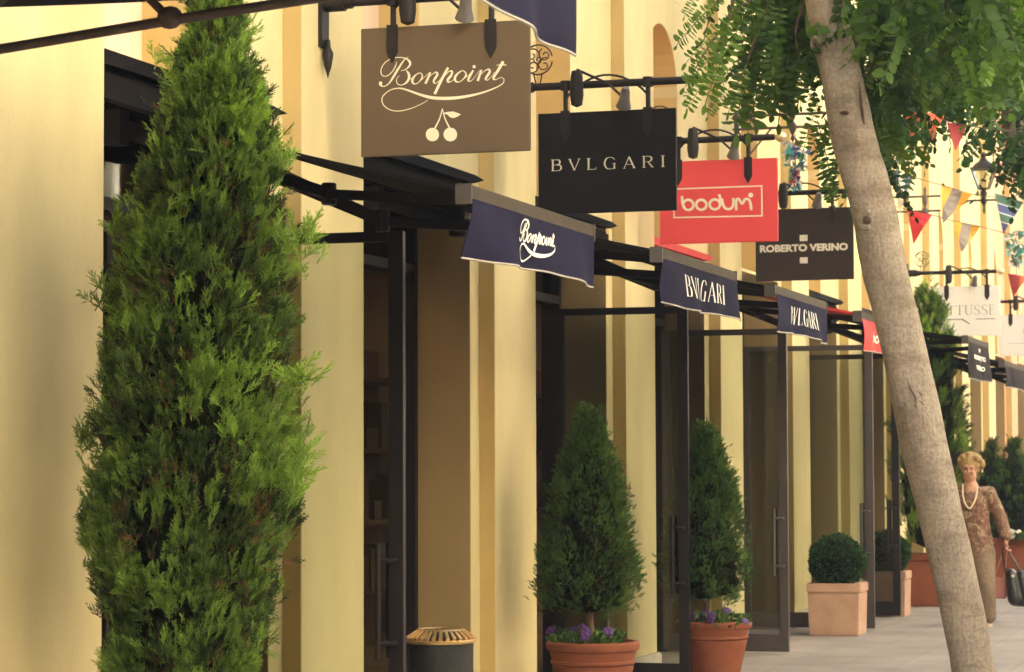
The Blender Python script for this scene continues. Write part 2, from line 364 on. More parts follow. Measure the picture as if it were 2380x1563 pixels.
# lamps added under the shop ceilings to brighten the dark doorways
warm = emit_mat('warm_lamp', (1, .62, .3), 9)
for k in range(-1, 8):
    y_ = bay(k)[0] + 1.1
    for dx in (0, 1.2): b = MB(); b.lathe([(.0, -.012), (.07, -.012), (.07, 0), (.0, 0)], (-6.3 - dx, y_, 3.39), 14); b.build('added_fill_lamp', warm, bld)
for k in range(0, 6):
    a0 = bay(k)[0]; q = MB()
    for z in (.5, 1.1, 1.7, 2.3): q.box(-7.9, -7.5, a0 + .3, a0 + 2.1, z, z + .04)
    q.box(-7.95, -7.9, a0 + .3, a0 + 2.1, .03, 2.6); q.build('display_shelf', M['trunkbark'], bld); rs = random.Random(k); q = MB()
    for z in (.54, 1.14, 1.74):
        y_ = a0 + .4
        while y_ < a0 + 1.9: w_ = rs.uniform(.12, .3); q.box(-7.8, -7.55, y_, y_ + w_, z + .002, z + rs.uniform(.15, .4)); y_ += w_ + rs.uniform(.05, .2)
    q.build('goods', M[rs.choice(['hem', 'terra', 'sbrown'])], bld)
for (px, py, X) in ((290, 348, -6.2), (312, 292, -5.9)):
    p = at(px, py, X=X); b = MB(); b.ball(p, .012, 10); b.build('shop_lamp', warm, bld)
# unseen opposite side, shaped to bounce sun; house added behind camera to block light
OX = 6.5
opp = thing('opposite_building', (OX, 0, 0), 'unseen tall cream building opposite the arcade, bouncing sunlight onto it', 'building')
o = MB(); o.box(OX + .3, OX + 7, -26, 90, 0, 13.5); o.build('wall', M['cream_render'], opp)
for j in range(36):
    y = -25.5 + j * 3.2
    w = MB(); w.box(OX, OX + .3, y, y + .9, 0, 13.5); w.build('pilaster', M['cream_render'], opp)
    for z in (0.1, 4.2, 7.8):
        w = MB(); w.box(OX + .24, OX + .31, y + 1.4, y + 2.8, z + .3, z + 2.5); w.build('window', M['frame'], opp)
w = MB(); w.box(OX - .25, OX + .29, -26, 90, 0, 3.5); w.build('blocker_front', M['inside'], opp)  # added dark front, cuts bounce light low on the arcade
w = MB(); w.box(OX - 1.6, OX - .26, -26, 90, 3.2, 3.3); w.build('blocker_canopy', M['navy'], opp)  # added overhang, keeps the bounce light coming from above
enda = thing('blocker_building', (0, -28, 0), 'unseen ochre house added behind the viewer to block light', 'building')
o = MB(); o.box(-9, 14, -34, -28, 0, 8); o.build('wall', M['wall'], enda)
for j in range(4):
    for z in (.3, 4.2):
        w = MB(); w.box(-7 + j * 4, -5.6 + j * 4, -28.05, -27.95, z + .5, z + 2.9); w.build('window', M['frame'], enda)

# ------------------------------------------------------------------ lettering
BON = [  # zoom pixels: x, y, width
 [(170,500,10),(182,540,26),(240,565,14),(320,520,18),(390,420,32),(470,290,30),(560,160,16),(625,112,5)],
 [(442,180,4),(430,240,14),(380,330,14),(300,400,12),(230,405,12),(195,350,14),(210,270,12),(270,190,12),(370,135,12),(480,120,14),(580,135,18),(645,185,34),(648,240,28),(590,300,14),(510,328,9)],
 [(590,320,10),(630,370,34),(635,440,36),(590,510,26),(520,545,14),(460,530,14),(440,480,12),(455,430,8),(490,400,6)],
 [(640,465,8),(700,425,7),(740,385,12)],
 [(845,388,18),(805,360,13),(740,392,20),(695,450,34),(690,505,30),(740,530,14),(800,490,14),(840,430,24),(843,385,16)],
 [(800,490,9),(850,450,8),(910,395,8),(962,350,9)],
 [(972,352,24),(932,440,32),(892,525,34)],
 [(915,455,8),(1000,380,10),(1060,350,20),(1078,385,32),(1035,455,32),(1020,500,26),(1052,520,12),(1110,475,8),(1170,405,8)],
 [(1245,278,34),(1140,470,38),(1035,685,38)],
 [(1165,440,8),(1250,345,14),(1308,338,26),(1290,400,32),(1240,465,34),(1250,503,20),(1310,480,8),(1370,420,8)],
 [(1512,352,18),(1465,328,13),(1395,370,24),(1352,430,34),(1360,485,28),(1410,502,14),(1470,465,14),(1520,400,26),(1515,350,16)],
 [(1480,450,8),(1550,410,8),(1610,345,8)],
 [(1632,322,26),(1572,430,32),(1556,475,26),(1592,488,12),(1650,435,7),(1700,365,7),(1742,320,8)],
 [(1762,318,24),(1730,400,32),(1702,485,34)],
 [(1728,415,8),(1800,340,10),(1868,308,22),(1888,345,32),(1845,415,34),(1822,456,24),(1858,470,11),(1920,410,7),(1960,350,7)],
 [(2095,190,40),(2015,325,38),(1945,435,32),(1962,465,18),(2005,455,9),(2060,435,9),(2105,465,12),(2080,530,14),(1950,600,18),(1750,670,26),(1500,725,38),(1250,750,46),(1000,740,44),(800,690,34),(600,620,24),(480,595,18),(350,620,14),(240,700,14),(210,780,16),(250,870,14),(350,930,14),(480,945,14),(650,910,12),(800,850,10),(930,780,8)],
 [(1990,248,8),(2060,240,12),(2142,245,14)],
]
CHERRY = [[(1155,908,14),(1112,1060,20),(1040,1205,24)],[(1155,908,14),(1192,1050,20),(1265,1200,26)],[(1165,985,10),(1230,978,40),(1310,1000,100),(1380,1000,62),(1442,995,3)]]
GL = {  # serif caps: strokes (x, y, w) in a unit-high box, y up; stems thick, hairlines thin; advance
 'B': ([[(.16,0,.15),(.16,1,.15)],[(.0,.97,.06),(.5,.97,.07)],[(.0,.03,.06),(.5,.03,.07)],[(.2,.53,.06),(.5,.53,.07)],['c',(.45,.97,.07),(.72,.93,.12),(.80,.75,.15),(.70,.57,.12),(.45,.53,.06)],['c',(.45,.53,.07),(.82,.48,.12),(.92,.27,.16),(.80,.07,.12),(.45,.03,.07)]],1.0),
 'V': ([[(.05,1,.15),(.50,.0,.12)],[(.50,.0,.06),(.95,1,.07)],[(-.05,.97,.05),(.22,.97,.05)],[(.8,.97,.05),(1.05,.97,.05)]],1.0),
 'L': ([[(.16,0,.15),(.16,1,.15)],[(0,.97,.06),(.34,.97,.06)],[(0,.03,.06),(.8,.03,.07)],[(.8,.02,.05),(.86,.22,.03)]],.9),
 'G': ([['c',(.98,.78,.05),(.86,.93,.09),(.58,1,.07),(.25,.9,.13),(.08,.5,.16),(.25,.1,.13),(.6,.0,.07),(.98,.1,.08)],[(.96,.0,.13),(.96,.48,.13)],[(.78,.48,.05),(1.1,.48,.05)]],1.15),
 'A': ([[(.05,.0,.06),(.52,1,.08)],[(.50,1,.13),(.98,.0,.15)],[(.22,.34,.06),(.8,.34,.06)],[(-.06,.02,.05),(.2,.02,.05)],[(.82,.02,.05),(1.1,.02,.05)]],1.05),
 'R': ([[(.16,0,.15),(.16,1,.15)],[(.0,.97,.06),(.5,.97,.07)],[(.0,.03,.05),(.34,.03,.05)],['c',(.45,.97,.07),(.76,.92,.12),(.84,.73,.15),(.72,.54,.12),(.45,.5,.06)],[(.2,.5,.06),(.5,.5,.06)],[(.52,.5,.12),(.92,.02,.14)],[(.84,.02,.05),(1.06,.02,.05)]],1.05),
 'I': ([[(.18,0,.15),(.18,1,.15)],[(.0,.97,.06),(.36,.97,.06)],[(.0,.03,.06),(.36,.03,.06)]],.4),
 'O': ([['c',(.5,1,.05),(.85,.88,.1),(1.0,.5,.13),(.85,.12,.1),(.5,.0,.05),(.15,.12,.1),(.0,.5,.13),(.15,.88,.1),(.5,1,.05)]],1.05),
 'T': ([[(.45,0,.13),(.45,1,.13)],[(.0,.97,.05),(.9,.97,.05)],[(.01,.97,.05),(.01,.78,.03)],[(.89,.97,.05),(.89,.78,.03)],[(.28,.03,.05),(.62,.03,.05)]],.95),
 'U': ([['c',(.14,1,.13),(.14,.4,.13),(.22,.1,.12),(.5,.0,.06),(.75,.1,.05),(.82,.4,.05),(.82,1,.05)],[(.0,.97,.05),(.3,.97,.05)],[(.68,.97,.05),(.96,.97,.05)]],1.0),
 'S': ([['c',(.66,.74,.04),(.62,.92,.06),(.38,1,.06),(.12,.86,.11),(.15,.64,.14),(.42,.5,.14),(.68,.34,.14),(.66,.1,.11),(.38,.0,.06),(.08,.08,.06),(.04,.28,.04)]],.78),
 'E': ([[(.16,0,.13),(.16,1,.13)],[(0,.97,.05),(.66,.97,.05)],[(0,.03,.05),(.7,.03,.05)],[(.2,.53,.05),(.5,.53,.05)],[(.66,.97,.05),(.67,.8,.03)],[(.7,.03,.05),(.73,.22,.03)],[(.5,.43,.03),(.5,.64,.03)]],.8),
}
def serif(mb, text, fn, x0, y0, x1, h, gap=.35, wt=1.0):
    tot = sum(GL[c][1] for c in text) + gap * (len(text) - 1); sx = (x1 - x0) / tot; x = 0
    for i, c in enumerate(text):
        for j, st in enumerate(GL[c][0]):
            cv = st[0] == 'c'; P = [((x + p[0]) * sx + x0, p[1] * h + y0, p[2] * wt * min(abs(sx), h)) for p in (st[1:] if cv else st)]
            ribbon(mb, P, fn, smooth=cv, n=4, lift=.00004 * j)
        x += GL[c][1] + gap
def sans(mb, text, fn, x0, y0, x1, h, bold=.02, lift=0.0):
    cu = bpy.data.curves.new('t', 'FONT'); cu.body = text; cu.offset = bold; cu.resolution_u = 3
    ob = bpy.data.objects.new('t', cu); col.objects.link(ob); bpy.context.view_layer.update()
    me = bpy.data.meshes.new_from_object(ob.evaluated_get(bpy.context.evaluated_depsgraph_get()))
    co = np.array([v.co[:] for v in me.vertices]); mn, mxx = co.min(0), co.max(0)
    vs = [fn(x0 + (c[0] - mn[0]) / (mxx[0] - mn[0]) * (x1 - x0), y0 + (c[1] - mn[1]) / (mxx[1] - mn[1]) * h, lift) for c in co]
    mb.add(vs, [tuple(p.vertices) for p in me.polygons])
    bpy.data.objects.remove(ob); bpy.data.meshes.remove(me)

# ------------------------------------------------------------------ hanging shop signs
def shop_sign(Y, pl, pr, pt, pb, prod, pend, pm, label, letter, panel_m, xm=-4.85, scrolls=True, hang=(.2, .79), lamp=True):
    """pl/pr panel edges px, pt/pb panel top/bottom py (at the left edge), prod rod py, pend rod end px"""
    A = at(pl, pt, Y=Y); B = at(pl, pb, Y=Y); C = at(pr, pb, Y=Y); x0, x1, z1, z0 = A.x, C.x, A.z, B.z
    zr = at(pl, prod, Y=Y).z; xe = at(pend, prod, Y=Y).x
    root = thing('hanging_sign', (xm, Y, zr), label, 'sign', 'shop signs hanging from iron rods along the arcade')
    p = MB(); p.box(x0, x1, Y - .014, Y + .014, z0, z1); pan = p.build('panel', panel_m, root, bevel=.003)
    W = x1 - x0
    fn = lambda u, v, l: (x0 + u * W, Y - .0152 - l, z0 + v * (z1 - z0))
    for m_, draw in letter:
        q = MB(); draw(q, fn, W / (z1 - z0)); q.build('lettering', m_, pan)
    r = MB(); r.tube([(xm + .02, Y, zr), (xe, Y, zr)], .024, 12); r.build('rod', M['iron'], root, smooth=True)
    mt = MB(); mt.box(xm, xm + .022, Y - .05, Y + .05, zr - .23, zr + .12); mt.tube([(xm + .02, Y, zr), (xm + .13, Y, zr)], .045, 12); mt.tube([(xm + .13, Y, zr), (xm + .17, Y, zr)], .034, 12)
    mt.lathe([(.0, -.16), (.018, -.10), (.03, -.03), (.016, 0), (.012, .04)], (xm + .035, Y, zr - .23), 10)
    mt.build('wall_bracket', M['iron'], root, smooth=True)
    fi = MB(); fi.ball((xe + .05, Y, zr), .045, 14, (1.1, .9, .9)); fi.build('finial', M['gold'], root, smooth=True)
    for h in hang:
        hx = x0 + W * h
        s = MB(); s.tube([(hx, Y, zr), (hx, Y, z1 - .01)], .016, 8); s.tube([(hx, Y, zr + .03), (hx, Y, zr - .03)], .034, 10); s.build('hanger', M['iron'], root, smooth=True)
        s = MB(); poly = [(-.03, .012), (.03, .012), (.03, -.13), (.0, -.185), (-.03, -.13)]
        s.prism([(hx + u, z1 + v) for u, v in poly], lambda u, v, d: (u, d, v), Y - .021, Y - .0145); s.ball((hx, Y - .022, z1 - .115), .008, 8)
        s.build('strap', M['iron'], root, bevel=.0)
    s = MB(); n = 14; hA, hB = x0 + W * hang[0], x0 + W * hang[1]
    s.tube([(hA + (hB - hA) * t, Y, z1 + .09 + .14 * math.sin(math.pi * t) ** .8) for t in np.linspace(0, 1, n)], .008, 6); s.build('arched_wire', M['iron'], root, smooth=True)
    if lamp:
        lx = x0 + W * .30; s = MB()
        s.lathe([(.0, -.13), (.035, -.115), (.045, -.05), (.04, .06), (.032, .1), (.0, .108)], (lx, Y - .06, zr - .02), 14); s.build('clamp_weight', M['iron'], root, smooth=True)
        s = MB(); s.tube([(lx, Y - .06, zr + .09), (lx + .2, Y - .04, zr - .005), (x0 + W * .64, Y - .10, zr - .10)], .009, 6); s.build('lamp_arm', M['iron'], root, smooth=True)
        s = MB(); s.lathe([(.0, .06), (.02, .058), (.03, .03), (.034, -.02), (.05, -.075), (.045, -.08), (.0, -.04)], (x0 + W * .67, Y - .13, z1 + .07), 14, axis=(0.25, -.5, .8)); s.build('spotlight', M['lampgrey'], root, smooth=True)
    if scrolls:
        s = MB(); cx, cz, rr = xm + .2, zr + .175, .095
        s.tube([(cx + rr * math.cos(t), Y, cz + rr * math.sin(t)) for t in np.linspace(.2, math.pi * .9, 14)], .005, 6)
        s.tube([(cx + rr * math.cos(t), Y, cz + rr * math.sin(t)) for t in np.linspace(math.pi * 1.05, math.pi * 1.95, 14)], .005, 6)
        for (ox, oz, r0, t0) in ((-.04, .03, .05, 0), (.045, .03, .045, 2), (-.035, -.04, .045, 4), (.04, -.035, .05, 1), (0, .0, .03, 3)):
            s.tube([(cx + ox + r0 * (1 - t / 9) * math.cos(t0 + t), Y + .004, cz + oz + r0 * (1 - t / 9) * math.sin(t0 + t)) for t in np.linspace(0, 7.5, 22)], .0045, 5)
        for dx in (-.012, .012): s.tube([(cx + dx, Y, zr + .01), (cx + dx * 2.2, Y, cz - rr)], .005, 5)
        s.build('scroll_ornament', M['iron'], root, smooth=True)
    return root

def bon_uv(fn):       # zoom pixel -> panel uv for the near sign
    def g_(x, y, l):
        sx, sy = x / 6.511 + 880, (y + .047 * (x - 1150)) / 6.511 + 130
        u = (sx / 1.02395 - 841) / 392.; v = (366.5 - sy / 1.02395) / 297.
        return fn(u, v, l)
    return g_
def draw_bon(q, fn, asp):
    g_ = bon_uv(fn)
    for j, st in enumerate(BON): ribbon(q, [(x, y, w * 1.08) for x, y, w in st], g_, lift=.00005 * j)
    disc(q, 190, 518, 28, g_, .001); disc(q, 1648, 268, 25, g_, .001)
    for j, st in enumerate(CHERRY): ribbon(q, st, g_, lift=.001 + .00005 * j)
    disc(q, 1000, 1305, 103, g_, .0012); disc(q, 1278, 1302, 105, g_, .0012)
def draw_bvl(q, fn, asp): serif(q, 'BVLGARI', lambda u, v, l: fn(u, v, l), .095, .425, .925, .115, .62, 1.0)
def ring(q, cx, cy, rx, ry, w, fn, a0=0, a1=2 * math.pi, lift=0, n=24):
    ribbon(q, [(cx + rx * math.cos(t), cy + ry * math.sin(t), w) for t in np.linspace(a0, a1, n)], fn, smooth=False, lift=lift)
def draw_bodum(q, fn, asp):
    # panel measured in zoom px (2380/320): x 60..2140 ; logo on the right two thirds
    def g_(x, y, l):
        sx, sy = x / 7.4375 + 1560, (y + .047 * (x - 1100)) / 7.4375 + 400
        return fn((sx / 1.02395 - 1534) / 274., (569 - sy / 1.02395) / 201., l)
    for P in ([(320, 375, 26), (1905, 300, 26)], [(320, 905, 26), (1905, 850, 26)], [(333, 375, 26), (333, 905, 26)], [(1892, 300, 26), (1892, 850, 26)]): ribbon(q, P, g_, smooth=False)
    W = 46
    ribbon(q, [(480, 500, W), (490, 640, W), (530, 735, W)], g_, lift=.0001)
    ring(q, 590, 665, 92, 95, W, g_, lift=.0002); ring(q, 822, 660, 92, 92, W, g_, lift=.0002); ring(q, 1062, 650, 92, 92, W, g_, lift=.0003)
    ribbon(q, [(1140, 462, W), (1162, 560, W), (1160, 660, W)], g_, lift=.0004)
    ribbon(q, [(1190, 545, W), (1205, 640, W), (1240, 710, W), (1300, 735, W), (1360, 710, W), (1388, 640, W), (1392, 530, W)], g_, lift=.0005)
    ribbon(q, [(1440, 755, W), (1440, 640, W), (1448, 560, W), (1490, 550, W), (1545, 630, W), (1600, 548, W), (1665, 560, W), (1695, 640, W), (1705, 750, W)], g_, lift=.0006)
    disc(q, 1698, 472, 44, g_, .0002)
def draw_rv(q, fn, asp):
    sans(q, 'ROBERTO VERINO', fn, .045, .40, .945, .105, .05)
    for y in (.545, .235): q.add([fn(.455, y, 0), fn(.535, y, 0), fn(.535, y + .085, 0), fn(.455, y + .085, 0)], [(0, 1, 2, 3)])
def draw_lot(q, fn, asp):
    serif(q, 'LOTTUSSE', fn, .02, .42, .93, .2, .16, .7)
    for P in ([(.02, .335, .014), (.48, .335, .014)], [(.47, .34, .022), (.575, .24, .016)], [(.66, .335, .014), (.93, .335, .014)]): ribbon(q, P, fn, smooth=False, lift=.0001)
def draw_faint(q, fn, asp):
    ring(q, .5, .6, .08, .12, .012, fn); 
    for P in ([(.15, .30, .012), (.85, .30, .012)], [(.44, .5, .012), (.56, .7, .012)]): ribbon(q, P, fn, smooth=False)

shop_sign(12.36, 841, 1233, 69, 366.5, 4, 1255, 0, 'taupe brown hanging sign with cream Bonpoint script and two cherries', [(M['cream'], draw_bon)], M['sbrown'], hang=(.19, .775), scrolls=False)
shop_sign(15.6, 1252, 1573, 266, 500, 203, 1640, 0, 'black square hanging sign lettered BVLGARI', [(M['cream'], draw_bvl)], M['sblack'], hang=(.20, .80))
shop_sign(18.8, 1534, 1809, 378, 569, 330, 1800, 0, 'bright red hanging sign with white bodum logo in a thin frame', [(M['cream'], draw_bodum)], M['sred'], hang=(.16, .755))
shop_sign(22.9, 1756, 1985, 489, 655, 452, 2010, 0, 'charcoal hanging sign lettered ROBERTO VERINO between two white squares', [(M['white'], draw_rv)], M['sgrey'], xm=-4.9)
shop_sign(32.5, 2157, 2326, 668, 783, 635, 2316, 0, 'white hanging sign lettered LOTTUSSE beyond the leaning trunk', [(M['sepia'], draw_lot)], M['swhite'], hang=(.26, .82), lamp=True)
shop_sign(40.2, 2322, 2458, 733, 828, 702, 2450, 0, 'blank looking white hanging sign at the right edge of the photo', [(M['hem'], draw_faint)], M['swhite'], xm=-4.95)

# ------------------------------------------------------------------ awnings
def cloth(name, m, parent, fn, nu, nv, th=.004):
    """fn(u,v) -> (Vector point, Vector normal)"""
    q = MB(); pts = [[fn(i / nu, j / nv) for j in range(nv + 1)] for i in range(nu + 1)]
    vs = [p + n * s * th / 2 for s in (1, -1) for row in pts for p, n in row]; N = (nu + 1) * (nv + 1); fs = []
    idx = lambda i, j, s: s * N + i * (nv + 1) + j
    for i in range(nu):
        for j in range(nv):
            fs += [(idx(i, j, 0), idx(i + 1, j, 0), idx(i + 1, j + 1, 0), idx(i, j + 1, 0)), (idx(i, j, 1), idx(i, j + 1, 1), idx(i + 1, j + 1, 1), idx(i + 1, j, 1))]
    for i in range(nu): fs += [(idx(i, 0, 0), idx(i, 0, 1), idx(i + 1, 0, 1), idx(i + 1, 0, 0)), (idx(i, nv, 0), idx(i + 1, nv, 0), idx(i + 1, nv, 1), idx(i, nv, 1))]
    for j in range(nv): fs += [(idx(0, j, 0), idx(0, j + 1, 0), idx(0, j + 1, 1), idx(0, j, 1)), (idx(nu, j, 0), idx(nu, j, 1), idx(nu, j + 1, 1), idx(nu, j + 1, 0))]
    q.add(vs, fs); return q.build(name, m, parent, smooth=True)
def awning(k, y0, y1, label, vm, sheet_m, text=None, XF=-3.25, ZF=2.735, drop=.29, zc=3.17, seed=0, arms=((.93, -4.28, 2.84), (-.40, -4.1, 2.73)), flare=.0, bar_m='bar'):
    a, b = bay(k); rnd = random.Random(seed)
    root = thing('awning', (-4.95, (y0 + y1) / 2, zc), label, 'awning', 'folding arm awnings over the shop doors')
    c = MB(); c.box(-5.2, -4.92, a + .19, b - .19, 3.13, 3.31); c.build('cassette', M['awn_black'], root, bevel=.02)
    c = MB(); c.prism([(a + .02, 3.31), (b - .30, 3.325), (b - .12, 3.36), (b - .30, 3.375), (a + .02, 3.375)], lambda u, v, d: (d, u, v), -4.948, -4.875); c.build('hood', sheet_m, root)
    xw = -4.92; cloth('canopy_cloth', sheet_m, root, lambda u, v: (Vector((xw + (XF - .02 - xw) * u, y0 + .03 + (y1 - y0 - .06) * v, zc + (ZF - .02 - zc) * u - .03 * math.sin(math.pi * u))), Vector((.25, 0, 1)).normalized()), 12, 3, .018)
    f = MB(); f.box(XF - .05, XF + .012, y0, y1, ZF - .062, ZF); f.build('front_bar', M[bar_m], root, bevel=.006)
    for ya_, yb_ in ((y0 - .012, y0), (y1, y1 + .012)): f = MB(); f.box(XF - .054, XF + .016, ya_, yb_, ZF - .08, ZF + .004); f.build('end_cap', M['steel'], root, bevel=.002)
    L = y1 - y0; ph = rnd.random() * 6
    def wav(u, v):
        w = .026 * v * math.sin(u * 13 - 2.5 * v + ph) * math.exp(-2 * u) + .018 * v * math.sin(u * 9 + ph) + .012 * v * math.sin(u * 23 + ph * 2) + flare * v * max(0, 1 - u / .22) ** 1.5 + .01 * v
        sag = .008 * math.sin(u * 7 + ph)
        return Vector((XF + .014 + w, y0 + .01 + (L - .02) * u - .03 * v * (flare > 0) * max(0, 1 - u / .2), ZF - .058 - (drop - .058 + sag) * v))
    val = cloth('valance', vm, root, lambda u, v: (wav(u, v), Vector((1, 0, 0))), 44, 8, .004)
    hm = MB(); hm.tube([wav(u, 1.0) for u in np.linspace(0, 1, 45)], .005, 5); hm.build('hem', M['hem'], val)
    if text:
        q = MB(); text(q, lambda u, v, l: tuple(wav(u, 1 - v) + Vector((.006 + l, 0, 0))), L / (drop - .07)); q.build('lettering', M['white'], val)
    # folding arms: shoulder, elbow, hand
    for i, (sy, (ey, ex, ez)) in enumerate(zip((y0 + .16, y1 - .16), arms)):
        S = Vector((-4.9, sy, 3.06)); E = Vector((ex, sy + ey, ez)); H = Vector((XF - .04, sy, ZF - .05))
        m_ = MB(); m_.bar(S, E, .05, .075, w2=.04, h2=.05); m_.bar(E, H, .035, .045); m_.lathe([(.035, -.05), (.035, .05)], E, 12); m_.box(-4.96, -4.86, sy - .05, sy + .05, 2.98, 3.13)
        m_.build('folding_arm', M['frame'], root, bevel=.004)
    return root
def t_bon(q, fn, asp):
    mn, mxx = 150, 2150
    def g_(x, y, l): return fn(.355 + .265 * (x - mn) / (mxx - mn), .93 - .86 * (y + .04 * (x - 1150) - 80) / 900., l)
    for j, st in enumerate(BON): ribbon(q, [(x, y, w * 1.5 + 14) for x, y, w in st], lambda x, y, l: g_(x, y, l), lift=.0001 * j)
def t_bvl(x0, x1): 
    def f(q, fn, asp): serif(q, 'BVLGARI', fn, x0, .28, x1, .5, .3, 1.5)
    return f
def t_rv(q, fn, asp):
    sans(q, 'ROBERTO', fn, .2, .56, .8, .13, .04); sans(q, 'VERINO', fn, .25, .28, .75, .13, .04)
    for y in (.8, .45, .1): q.add([fn(.46, y, 0), fn(.54, y, 0), fn(.54, y + .09, 0), fn(.46, y + .09, 0)], [(0, 1, 2, 3)])
def t_bod(q, fn, asp): sans(q, 'bodum', fn, .3, .3, .7, .4, .03)
awning(0, 9.91, 11.78, 'folding awning with navy valance lettered Bonpoint in white script', M['navy'], M['awn_black'], t_bon, seed=1, flare=-.06)
awning(1, 13.13, 14.95, 'nearer folding awning with navy valance lettered BVLGARI, below the black sign', M['navy'], M['awn_black'], t_bvl(.24, .8), seed=2)
awning(2, 16.10, 17.92, 'smaller looking BVLGARI awning with navy valance, right beside the red awning', M['navy'], M['awn_black'], t_bvl(.28, .74), seed=3)
awning(3, 19.4, 21.2, 'bright red folding awning cut off by the leaning trunk', M['redcloth'], M['redcloth'], t_bod, seed=4, ZF=2.75)
awning(5, 25.75, 27.4, 'charcoal awning with tiny white lettering on its valance, right of the trunk', M['greycloth'], M['awn_black'], t_rv, seed=6, drop=.42, ZF=2.86)
awning(6, 28.9, 31.0, 'dark slate awning at the right edge, behind the charcoal one', M['greycloth'], M['greycloth'], None, seed=7)
for k in (7, 8): awning(k, bay(k)[0] + .15, bay(k)[0] + 2.0, ('dark awning just past the slate one at the right edge', 'farthest dark awning in the row')[k - 7], M['greycloth'], M['awn_black'], None, seed=k)
# the near awning whose end reaches into the top of the picture
VB = at(1333, 133, Y=8.5)
awning(-1, 6.62, 8.5, 'nearest navy awning reaching in at the top of the photo', M['navy'], M['navy'], None, XF=VB.x, ZF=VB.z + .34, drop=.34, zc=3.31, seed=9, arms=((.5, -3.9, 3.2), (-.9, -3.9, 3.22)), bar_m='bar')
q = MB(); pA = at(-60, 125, Y=8.35); pB = at(395, 48, Y=8.35); pC = at(760, -8, Y=8.35); pD = at(330, -20, Y=8.35)
q.tube([pA, pB, pC, at(1000, -40, Y=8.35)], .019, 10); q.tube([pB, at(372, 22, Y=8.35), pD], .017, 8); q.ball(pB + Vector((0, 0, .01)), .042, 12, (1.2, .8, 1))
tag(q.build('awning_strut', M['rail'], None, origin=pA, smooth=True), 'brown iron strut with a knuckle crossing the top left corner', 'strut')

# ------------------------------------------------------------------ foliage prototypes
def spray_proto(nb=9, L=1.0, w=.035, seed=0, curl=.25, spread=.32):
    """feathery conifer spray along +z, tri faces"""
    r = random.Random(seed); V = []; F = []
    def blade(p, d, l, ww):
        p = np.array(p); d = np.array(d) / np.linalg.norm(d); s = np.cross(d, [r.uniform(-1, 1), r.uniform(-1, 1), r.uniform(-1, 1)]); s /= np.linalg.norm(s) + 1e-6
        i = len(V); V.extend([p - s * ww, p + s * ww, p + d * l * .55 + s * ww * .9 , p + d * l]); F.extend([(i, i + 1, i + 2), (i, i + 2, i + 3)])
    blade((0, 0, 0), (0, 0, 1), L, w * .8)
    for k in range(nb):
        t = .12 + .8 * k / nb; sg = 1 if k % 2 else -1
        d = np.array([sg * spread * r.uniform(.7, 1.5), r.uniform(-.3, .3), 1 - .2 * t]); l = L * (.55 - .35 * t) * r.uniform(.8, 1.2)
        p = np.array([curl * .1 * math.sin(t * 3), 0, L * t]); blade(p, d, l, w)
        for j in range(2):
            d2 = d + np.array([r.uniform(-.7, .7), r.uniform(-.5, .5), 0]); blade(p + d / np.linalg.norm(d) * l * r.uniform(.2, .6), d2, l * .6, w * .8)
    return np.array(V), np.array(F)
SPR = [spray_proto(seed=i, w=.03, spread=.42) for i in range(3)]
